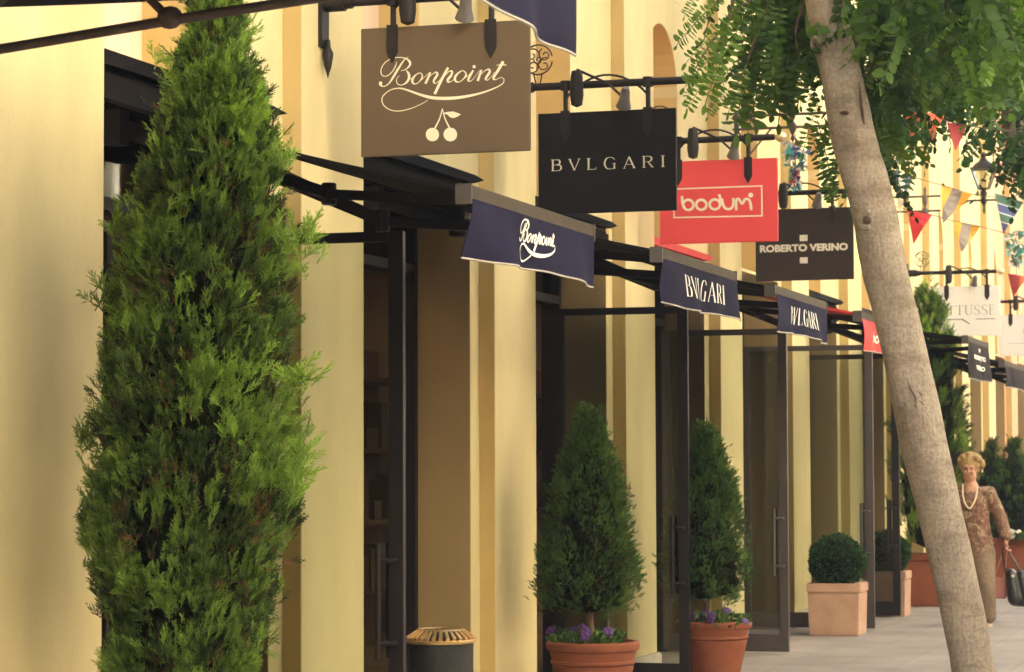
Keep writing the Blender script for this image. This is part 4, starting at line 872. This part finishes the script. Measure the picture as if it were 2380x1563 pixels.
# ------------------------------------------------------------------ iron double rail brackets, lantern, bunting, streamers
def rail_frame(Y, xw, pys, pend, pfin, label):
    z = [at(pfin, p, Y=Y).z for p in pys]; xe = at(pend, pys[0], Y=Y).x; xf = at(pfin, pys[0], Y=Y).x; root = thing('iron_rail_bracket', (xw, Y, z[0]), label, 'bracket', 'double rail iron wall brackets')
    q = MB(); [q.tube([(xw, Y, zz), (xe, Y, zz)], .012, 8) for zz in z]; q.build('rails', M['rail'], root, smooth=True)
    q = MB(); q.tube([(xw + .03, Y, z[0] + .05), (xw + .03, Y, z[0] - .5)], .018, 8); q.tube([(xw + .14 + .09 * math.cos(t), Y, z[0] - .11 + .09 * math.sin(t)) for t in np.linspace(0, 6.28, 24)], .009, 6); q.tube([(xw + .03, Y, z[0] - .48), (xw + .35, Y, z[1])], .009, 6); q.build('wall_mount', M['rail'], root, smooth=True)
    q = MB(); q.lathe([(.0, -.14), (.02, -.10), (.01, -.07), (.035, -.02), (.035, .02), (.01, .05), (.03, .10), (.03, .15), (.01, .19), (.018, .24), (.0, .28)], (xf, Y, z[1]), 10); q.build('finial', M['rail'], root, smooth=True)
    return root
rail_frame(22.25, -4.84, (266, 296), 1965, 1842, 'double iron rail bracket with ring, behind the hanging leaves left of the trunk')
rail_frame(28.8, -4.84, (457, 491), 2186, 2150, 'double iron rail bracket with finial, just right of the trunk')
# wall lantern
Y = 36.0; A = at(2287, 466, Y=Y); lr = thing('wall_lantern', (-4.85, Y, A.z), 'black glazed lantern standing on an iron arm above the bunting', 'lantern')
q = MB(); q.tube([(-4.85, Y, A.z), (at(2352, 466, Y=Y).x, Y, A.z)], .014, 8); q.box(-4.86, -4.83, Y - .05, Y + .05, A.z - .25, A.z + .25); q.tube([(-4.84, Y, A.z - .2), (-4.5, Y, A.z)], .010, 6); q.build('wall_arm', M['iron'], lr, smooth=True)
q = MB(); cx, cz = A.x, A.z; q.lathe([(.0, -.2), (.02, -.15), (.012, -.08), (.045, -.02), (.03, .04), (.05, .10), (.015, .16)], (cx, Y, cz), 12); q.build('stem', M['iron'], lr, smooth=True)
q = MB(); b0, b1 = .07, .16; zb, zt = cz + .16, cz + .44
for sx in (-1, 1):
    for sy in (-1, 1): q.bar((cx + sx * b0, Y + sy * b0, zb), (cx + sx * b1, Y + sy * b1, zt), .014, .014)
for z, b in ((zb, b0), (zt, b1)):
    for sx in (-1, 1): q.bar((cx - b, Y + sx * b, z), (cx + b, Y + sx * b, z), .014, .014); q.bar((cx + sx * b, Y - b, z), (cx + sx * b, Y + b, z), .014, .014)
q.lathe([(.17, 0), (.12, .07), (.06, .11), (.03, .16), (.04, .19), (.0, .24)], (cx, Y, zt), 12); q.build('lantern_cage', M['iron'], lr)
q = MB(); q.add([(cx + sx * b, Y + sy * b, z) for z, b in ((zb, b0 - .01), (zt, b1 - .01)) for sx, sy in ((-1, -1), (1, -1), (1, 1), (-1, 1))], [(0, 1, 5, 4), (1, 2, 6, 5), (2, 3, 7, 6), (3, 0, 4, 7)]); q.build('lantern_glass', M['glass'], lr)

def striped(name, cols, horiz=False, freq=3.0):
    pass
FL = {n: mat('pennant_' + n, c, .8, tuple(v * .88 for v in c), 12) for n, c in dict(red=(.80, .05, .07), white=(.82, .80, .78), navy=(.14, .15, .30), orange=(.95, .52, .08), grey=(.38, .33, .30), green=(.10, .22, .17), blue=(.10, .13, .35), deepred=(.45, .07, .08), salmon=(.70, .16, .07), teal=(.08, .45, .42)).items()}
def pennant(P, Y, bands, label, horiz=False, parent=None):
    """P: px of top-left, top-right, tip; bands: list of (material, u0, u1)"""
    a, b, c = [at(x, y, Y=Y) for x, y in P]; root = thing('pennant', (a + b) / 2, label, 'pennant', 'pennants of the bunting')
    for m, u0, u1 in bands:
        q = MB(); w = lambda p: Vector((0, .03 * math.sin(p.x * 19 + p.z * 7), 0)); n = 5
        vs = []
        if not horiz:
            for j in range(n + 1):
                t = j / n * 1.0
                # clip the band against the triangle narrowing towards the tip
                l0, l1 = a.lerp(c, t), b.lerp(c, t); tipu = .5
                for u in (u0, u1):
                    base = a.lerp(b, u); U = base + (c - a.lerp(b, .5)) * t; 
                    f0 = (U - l0).dot(b - a) / (b - a).length_squared; f0 = min(max(f0, 0), 1 - t); p = l0 + (b - a) * f0; vs.append(p + w(p))
        else:
            for j in range(n + 1):
                t = u0 + (u1 - u0) * j / n
                for p in (a.lerp(c, t), b.lerp(c, t)): vs.append(p + w(p))
        fs = [(2 * j, 2 * j + 1, 2 * j + 3, 2 * j + 2) for j in range(n)]
        N = len(vs); vs2 = vs + [v + Vector((0, .003, 0)) for v in vs]; fs2 = fs + [tuple(N + i for i in f[::-1]) for f in fs]
        q.add(vs2, fs2); q.build('cloth', FL[m], root)
    return root
V3 = lambda a, b, c: [(a, 0, .333), (b, .333, .667), (c, .667, 1)]
pennant([(2075, 396), (2122, 412), (2090, 497)], 27, V3('navy', 'white', 'navy'), 'navy and white striped pennant right of the trunk')
pennant([(2188, 430), (2262, 452), (2192, 520)], 27, V3('orange', 'grey', 'orange'), 'orange and grey pennant on the upper string, under the lantern')
pennant([(2108, 487), (2166, 500), (2122, 568)], 27.5, [('red', 0, 1)], 'plain bright red pennant')
pennant([(2215, 515), (2278, 527), (2236, 588)], 27.5, V3('orange', 'grey', 'orange'), 'orange and grey pennant on the lower string')
pennant([(2313, 450), (2378, 470), (2332, 545)], 26, [('green', 0, .22), ('white', .22, .25), ('blue', .25, .45), ('white', .45, .48), ('green', .48, .68), ('white', .68, .71), ('blue', .71, 1)], 'green and blue striped pennant at the right edge', True)
pennant([(2342, 636), (2388, 644), (2354, 692)], 29, V3('deepred', 'deepred', 'salmon'), 'dark red pennant at the right edge above the white sign')
for i, (x_, y_, m, lb) in enumerate(((2098, 258, 'salmon', 'orange pennant showing through leaves close to the trunk'), (2148, 262, 'salmon', 'red pennant showing through leaves, middle of three'), (2200, 285, 'deepred', 'brick red pennant showing through leaves, rightmost of three'))):
    pennant([(x_, y_), (x_ + 46, y_ + 7), (x_ + 20, y_ + 66)], 18.4, [(m, 0, 1)], lb)
def string(P, Y, label):
    p = catmull([tuple(at(a, b, Y=Y)) for a, b in P], 8); q = MB(); q.tube(p, .004, 5); tag(q.build('bunting_string', M['rail'], None, origin=p[0], smooth=True), label, 'string', 'strings carrying the pennants')
string([(2020, 380), (2075, 396), (2122, 412), (2200, 434), (2262, 452), (2330, 462), (2400, 480)], 27, 'upper bunting string running from the trunk to the right edge')
string([(2040, 470), (2108, 487), (2166, 500), (2215, 514), (2278, 527), (2350, 545), (2420, 552)], 27.5, 'lower bunting string under the upper one')
string([(2040, 245), (2100, 258), (2160, 266), (2210, 284), (2300, 300), (2420, 310)], 18.4, 'bunting string hidden in the leaves')
# hanging scrap-cloth streamers
def streamer(px, py0, py1, Y, wpx, cols, label, seed):
    r = random.Random(seed); a, b = at(px, py0, Y=Y), at(px, py1, Y=Y); wd = wpx * (Y * 1.02) / 6000; root = thing('cloth_streamer', a, label, 'streamer', 'patchwork streamers hanging over the street')
    q = MB(); q.tube([a, b], .004, 5); q.build('cord', M['rail'], root)
    groups = {c: MB() for c in cols}
    for j in range(90):
        t = r.random(); z = a.z + (b.z - a.z) * (.12 + .8 * t); w = wd * (.5 + .5 * math.sin(math.pi * min(1, t * 1.25 + .2))) * (1 - .5 * t); p = Vector((a.x + r.uniform(-.5, .5) * w, Y + r.uniform(-.5, .5) * w, z)); s = .05
        vs = [p + Vector((r.uniform(-s, s), r.uniform(-s, s), r.uniform(-s * 1.3, s * 1.3))) for _ in range(4)]; groups[r.choice(cols)].add(vs, [(0, 1, 2), (0, 2, 3)])
    for c, mb in groups.items(): mb.build('cloth_scraps', FL[c], root)
streamer(1848, 312, 450, 22.3, 62, ['white', 'teal', 'white', 'deepred', 'blue'][:5], 'tattered white, teal and red cloth streamer above the charcoal sign', 2)
streamer(2362, 535, 625, 30, 70, ['white', 'green', 'teal'], 'pale green and white cloth streamer at the right edge', 3)

# ------------------------------------------------------------------ walking woman and her bags
def blob(name, pieces, voxel, m, parent, origin, smooth=4, disp=0, seed=0):
    """union of tapered capsules (p0, r0, p1, r1) and ellipsoids (c, r, (sx, sy, sz)) fused into one skin"""
    q = MB()
    for pc in pieces:
        if len(pc) == 3: q.ball(pc[0], pc[1], 20, pc[2])
        else:
            a, ra, b, rb = Vector(pc[0]), pc[1], Vector(pc[2]), pc[3]; d = (b - a).normalized(); n = 8; P = []; Rr = []
            for i in range(5): t = (1 - i / 4) * math.pi / 2; P.append(a - d * ra * math.sin(t)); Rr.append(max(ra * math.cos(t), .0005))
            for i in range(5): t = i / 4 * math.pi / 2; P.append(b + d * rb * math.sin(t)); Rr.append(max(rb * math.cos(t), .0005))
            q.tube(P, Rr, 16)
    o = q.build(name, m, parent, origin=origin); md = o.modifiers.new('r', 'REMESH'); md.mode = 'VOXEL'; md.voxel_size = voxel; md.use_smooth_shade = True
    sm = o.modifiers.new('s', 'SMOOTH'); sm.factor = .5; sm.iterations = smooth
    if disp:
        tx = bpy.data.textures.new('n', 'CLOUDS'); tx.noise_scale = .035; dm = o.modifiers.new('d', 'DISPLACE'); dm.texture = tx; dm.strength = disp; dm.mid_level = .5
    bpy.context.view_layer.update(); me = bpy.data.meshes.new_from_object(o.evaluated_get(bpy.context.evaluated_depsgraph_get())); o.modifiers.clear(); o.data = me
    for p in me.polygons: p.use_smooth = True
    return o
M['skin'] = mat('skin', (.50, .27, .17), .6, (.44, .22, .14), 12, 3)
M['hair'] = mat('blonde_hair', (.44, .29, .11), .7, (.25, .15, .055), 40, 5, .6, 90)
M['khaki'] = mat('khaki_trousers', (.25, .175, .115), .85, (.19, .13, .085), 6, 5, .3, 60)
M['pearl'] = mat('pearl', (.8, .7, .5), .3)
M['blackleather'] = mat('black_leather', (.02, .018, .018), .3, (.012, .011, .011), 9, 4, .1, 60)
M['pinkbag'] = mat('pink_bag', (.55, .25, .20), .6, (.48, .2, .17), 8, 4)
M['eye'] = mat('eye_dark', (.04, .02, .015), .3); M['lips'] = mat('lips', (.42, .10, .08), .5); M['shoe'] = mat('pale_shoe', (.55, .45, .36), .5)
def blouse_mat():
    m = mat('patterned_blouse', (.3, .15, .1), .8); n = m.node_tree; b = n.nodes['Principled BSDF']; no = [x for x in n.nodes if x.type == 'TEX_NOISE'][0]; no.inputs['Scale'].default_value = 13; no.inputs['Detail'].default_value = 2.5; no.inputs['Distortion'].default_value = 1.2
    r = [x for x in n.nodes if x.type == 'VALTORGB'][0].color_ramp; r.interpolation = 'EASE'
    for p, c in ((.36, (.08, .045, .03)), (.44, (.20, .07, .045)), (.50, (.24, .14, .08)), (.55, (.11, .075, .045)), (.60, (.40, .28, .17))): e = r.elements.new(p); e.color = (*c, 1)
    return m
M['blouse'] = blouse_mat()
PY = 25.8
def J(px, py, dy=0.0): return at(px, py, Y=PY + dy)
per = thing('person', (J(2270, 1450).x, PY, 0), 'walking woman with short blonde hair, brown patterned blouse, pearl necklace and khaki trousers', 'person')
O = (per.location.x, PY, 0)
hd = J(2254, 1094); nb = J(2256, 1130, .02); ch = J(2260, 1172, .02); wa = J(2266, 1225, .02); hp = J(2270, 1268, .02)
shR, shL = J(2226, 1148, .02), J(2298, 1146, .02); elR, elL = J(2208, 1206, .06), J(2324, 1200, .05); wrR, wrL = J(2204, 1252, -.05), J(2338, 1252, -.02)
hiR, hiL = J(2254, 1285, .02), J(2286, 1285, .0); knR, knL = J(2262, 1366, .12), J(2292, 1362, -.12); anR, anL = J(2268, 1434, .34), J(2297, 1440, -.08)
hz = .105
hand = []
def mkhand(w, d, side, curl):
    """palm, four bent fingers and a thumb hanging from wrist w along d"""
    d = Vector(d).normalized(); s_ = Vector((0, 1, 0)); f = d.cross(s_).normalized() * side; out = [(w, .024, w + d * .035, .026)]
    pc = w + d * .055
    for i, L in enumerate((.062, .070, .066, .052)):
        b_ = pc + s_ * (i - 1.5) * .019 + d * .028; k1 = b_ + d * L * .5 + f * .012 * curl; k2 = k1 + (d * .35 + f * curl).normalized() * L * .4; k3 = k2 + (f * .6 * curl - d * .5 * curl + d * .2).normalized() * L * .3
        out += [(w + d * .02 + s_ * (i - 1.5) * .012, .015, b_, .0115), (b_, .0105, k1, .0095), (k1, .0095, k2, .0088), (k2, .0088, k3, .0078)]
    tb = w + d * .03 - s_ * .028; t1 = tb + (d - s_ * .7 + f * .4).normalized() * .036; t2 = t1 + (d + f * .9).normalized() * .03
    return out + [(w + d * .01, .017, tb, .014), (tb, .013, t1, .0115), (t1, .0115, t2, .010)]
dL = (J(2337, 1285) - wrL); dR = Vector((.0, -.1, -1))
body = [(hd + Vector((0, .01, .028)), .088, (.86, 1.0, 1.08)), (hd + Vector((0, -.014, -.048)), .072, (.92, .95, 1.0)), (hd + Vector((0, -.03, -.085)), .030, (1.1, .9, .8)),
        (hd + Vector((0, -.088, .012)), .010, hd + Vector((0, -.104, -.018)), .013), (hd + Vector((-.03, -.070, -.022)), .024, (1, .7, .9)), (hd + Vector((.03, -.070, -.022)), .024, (1, .7, .9)),
        (hd + Vector((-.035, -.076, .034)), .012, hd + Vector((.035, -.076, .034)), .012), (hd + Vector((-.078, .01, -.005)), .022, (.4, .7, 1.1)), (hd + Vector((.078, .01, -.005)), .022, (.4, .7, 1.1)),
        (hd + Vector((0, .02, -.06)), .052, nb, .056), (nb, .07, ch, .13), (shR, .052, shL, .052), (ch, .13, wa, .115), (wa, .115, hp, .14),
        (shR, .055, elR, .042), (elR, .042, wrR, .028), (shL, .055, elL, .042), (elL, .042, wrL, .028),
        (hiR, .10, knR, .065), (hiL, .10, knL, .065), (knR, .06, anR, .038), (knL, .06, anL, .038)] + mkhand(wrL, dL, 1, 1.0) + mkhand(wrR, dR, -1, .5)
for an in (anR, anL): body += [(an, .036, an + Vector((0, .02, -.05)), .036), (an + Vector((0, .02, -.055)), .034, an + Vector((0, -.13, -.07)), .028)]
bd = blob('body', body, .0068, M['skin'], per, O, 5)
blob('blouse', [(nb + Vector((0, .01, -.045)), .085, ch, .150), (shR + Vector((.01, 0, -.01)), .075, shL + Vector((-.01, 0, -.01)), .075), (ch, .155, wa, .150), (ch + Vector((-.06, -.06, -.02)), .085, (1, .8, 1)), (ch + Vector((.06, -.06, -.02)), .085, (1, .8, 1)), (wa, .150, hp + Vector((0, 0, .0)), .172),
     (shR, .070, elR, .066), (elR, .066, wrR + (elR - wrR) * .12, .060), (shL, .070, elL, .066), (elL, .066, wrL + (elL - wrL) * .12, .062)], .011, M['blouse'], per, O, 4, .022)
blob('trousers', [(hp + Vector((0, 0, .02)), .150, hp + Vector((0, 0, -.04)), .155), (hiR, .118, knR, .092), (hiL, .118, knL, .092), (knR, .092, anR + Vector((0, 0, .03)), .078), (knL, .092, anL + Vector((0, 0, .03)), .078)], .011, M['khaki'], per, O, 4, .016)
hr = [(hd + Vector((0, .035, .055)), .108, (.98, .98, .95))]; rq = random.Random(8)
for i in range(46):
    a_ = rq.uniform(0, 6.28); e_ = rq.uniform(-.25, 1.4); v = Vector((math.cos(a_) * math.cos(e_), math.sin(a_) * math.cos(e_), math.sin(e_)))
    if v.y < -.35 and v.z < .62: continue
    hr.append((hd + Vector((0, .03, .045)) + Vector((v.x * .118, v.y * .108, v.z * .110)), .034, (1, 1, 1)))
blob('hair', hr, .008, M['hair'], per, O, 2, .012)
for sx in (-1, 1):
    q = MB(); q.ball(hd + Vector((sx * .031, -.080, .014)), .0095, 10, (1.3, .6, .7)); q.build('eye', M['eye'], per, smooth=True)
    q = MB(); q.tube([hd + Vector((sx * .048, -.076, .036)), hd + Vector((sx * .03, -.088, .040)), hd + Vector((sx * .014, -.088, .034))], .0035, 6); q.build('eyebrow', M['hair'], per, smooth=True)
q = MB(); q.ball(hd + Vector((0, -.090, -.050)), .020, 12, (1.1, .35, .36)); q.build('lips', M['lips'], per, smooth=True)
nk = catmull([tuple(J(*p)) for p in ((2238, 1128, -.06), (2238, 1150, -.145), (2243, 1170, -.19), (2253, 1182, -.205), (2263, 1170, -.19), (2270, 1150, -.145), (2272, 1128, -.06))], 7); q = MB()
for p in nk: q.ball(p, .0085, 8)
q.build('pearl_necklace', M['pearl'], per, smooth=True)
for an in (anR, anL): blob('shoe', [(an + Vector((0, .03, -.065)), .042, an + Vector((0, -.13, -.080)), .034)], .008, M['shoe'], per, O, 2)
hc = wrL + dL.normalized() * .10
hb = thing('handbag', hc, 'glossy black handbag hanging from the woman s left hand', 'handbag'); hb['label'] = "glossy black handbag hanging from the walking woman's hand"
bc = J(2362, 1362, .0)
q = MB(); 
for sy in (-.05, .05): q.tube(catmull([tuple(bc + Vector((-.09, sy, .08))), tuple(hc + Vector((-.03, sy * .5, -.05))), tuple(hc), tuple(hc + Vector((.05, sy * .5, -.06))), tuple(bc + Vector((.05, sy, .14)))], 6), .008, 6)
q.build('strap', M['blackleather'], hb, smooth=True)
blob('bag_body', [(bc + Vector((-.05, -.03, .12)), .05, bc + Vector((-.01, -.03, -.12)), .075), (bc + Vector((-.05, .03, .12)), .05, bc + Vector((-.01, .03, -.12)), .075), (bc + Vector((.05, 0, .1)), .055, bc + Vector((.10, 0, -.12)), .08), (bc + Vector((-.01, 0, -.13)), .075, bc + Vector((.10, 0, -.13)), .08)], .012, M['blackleather'], hb, hc, 4)
q = MB(); q.lathe([(.0, 0), (.016, .0), (.016, .008), (.0, .01)], bc + Vector((-.02, -.095, .10)), 12, axis=(0, -1, .2)); q.build('clasp', M['gold'], hb, smooth=True)
pb = thing('shopping_bag', hc, 'small dusty pink bag hanging beside the black handbag', 'bag'); pc_ = J(2323, 1366, .05)
q = MB(); q.bar(pc_ + Vector((0, 0, -.11)), pc_ + Vector((0, 0, .10)), .16, .09, up=(0, 1, 0), w2=.15, h2=.07); q.build('bag_body', M['pinkbag'], pb, bevel=.02)
q = MB(); q.tube(catmull([tuple(pc_ + Vector((-.05, 0, .10))), tuple(hc + Vector((-.02, .02, -.02))), tuple(hc + Vector((0, .02, .0))), tuple(hc + Vector((.01, .02, -.04))), tuple(pc_ + Vector((.05, 0, .10)))], 6), .006, 6); q.build('strap', M['pinkbag'], pb, smooth=True)
# ------------------------------------------------------------------ haze
hz_m = bpy.data.materials.new('haze_air'); hz_m.use_nodes = True; nt = hz_m.node_tree
for x_ in list(nt.nodes): nt.nodes.remove(x_)
ho = nt.nodes.new('ShaderNodeOutputMaterial'); pv = nt.nodes.new('ShaderNodeVolumePrincipled'); pv.inputs['Color'].default_value = (1.0, .92, .78, 1); pv.inputs['Density'].default_value = .003
nt.links.new(pv.outputs[0], ho.inputs['Volume'])
hz_b = MB(); hz_b.box(-14, 21, -36, 96, -1, 15.5); ob = hz_b.build('haze', hz_m); tag(ob, kind='stuff')
# ------------------------------------------------------------------ hygiene
for me in bpy.data.meshes: me.update()
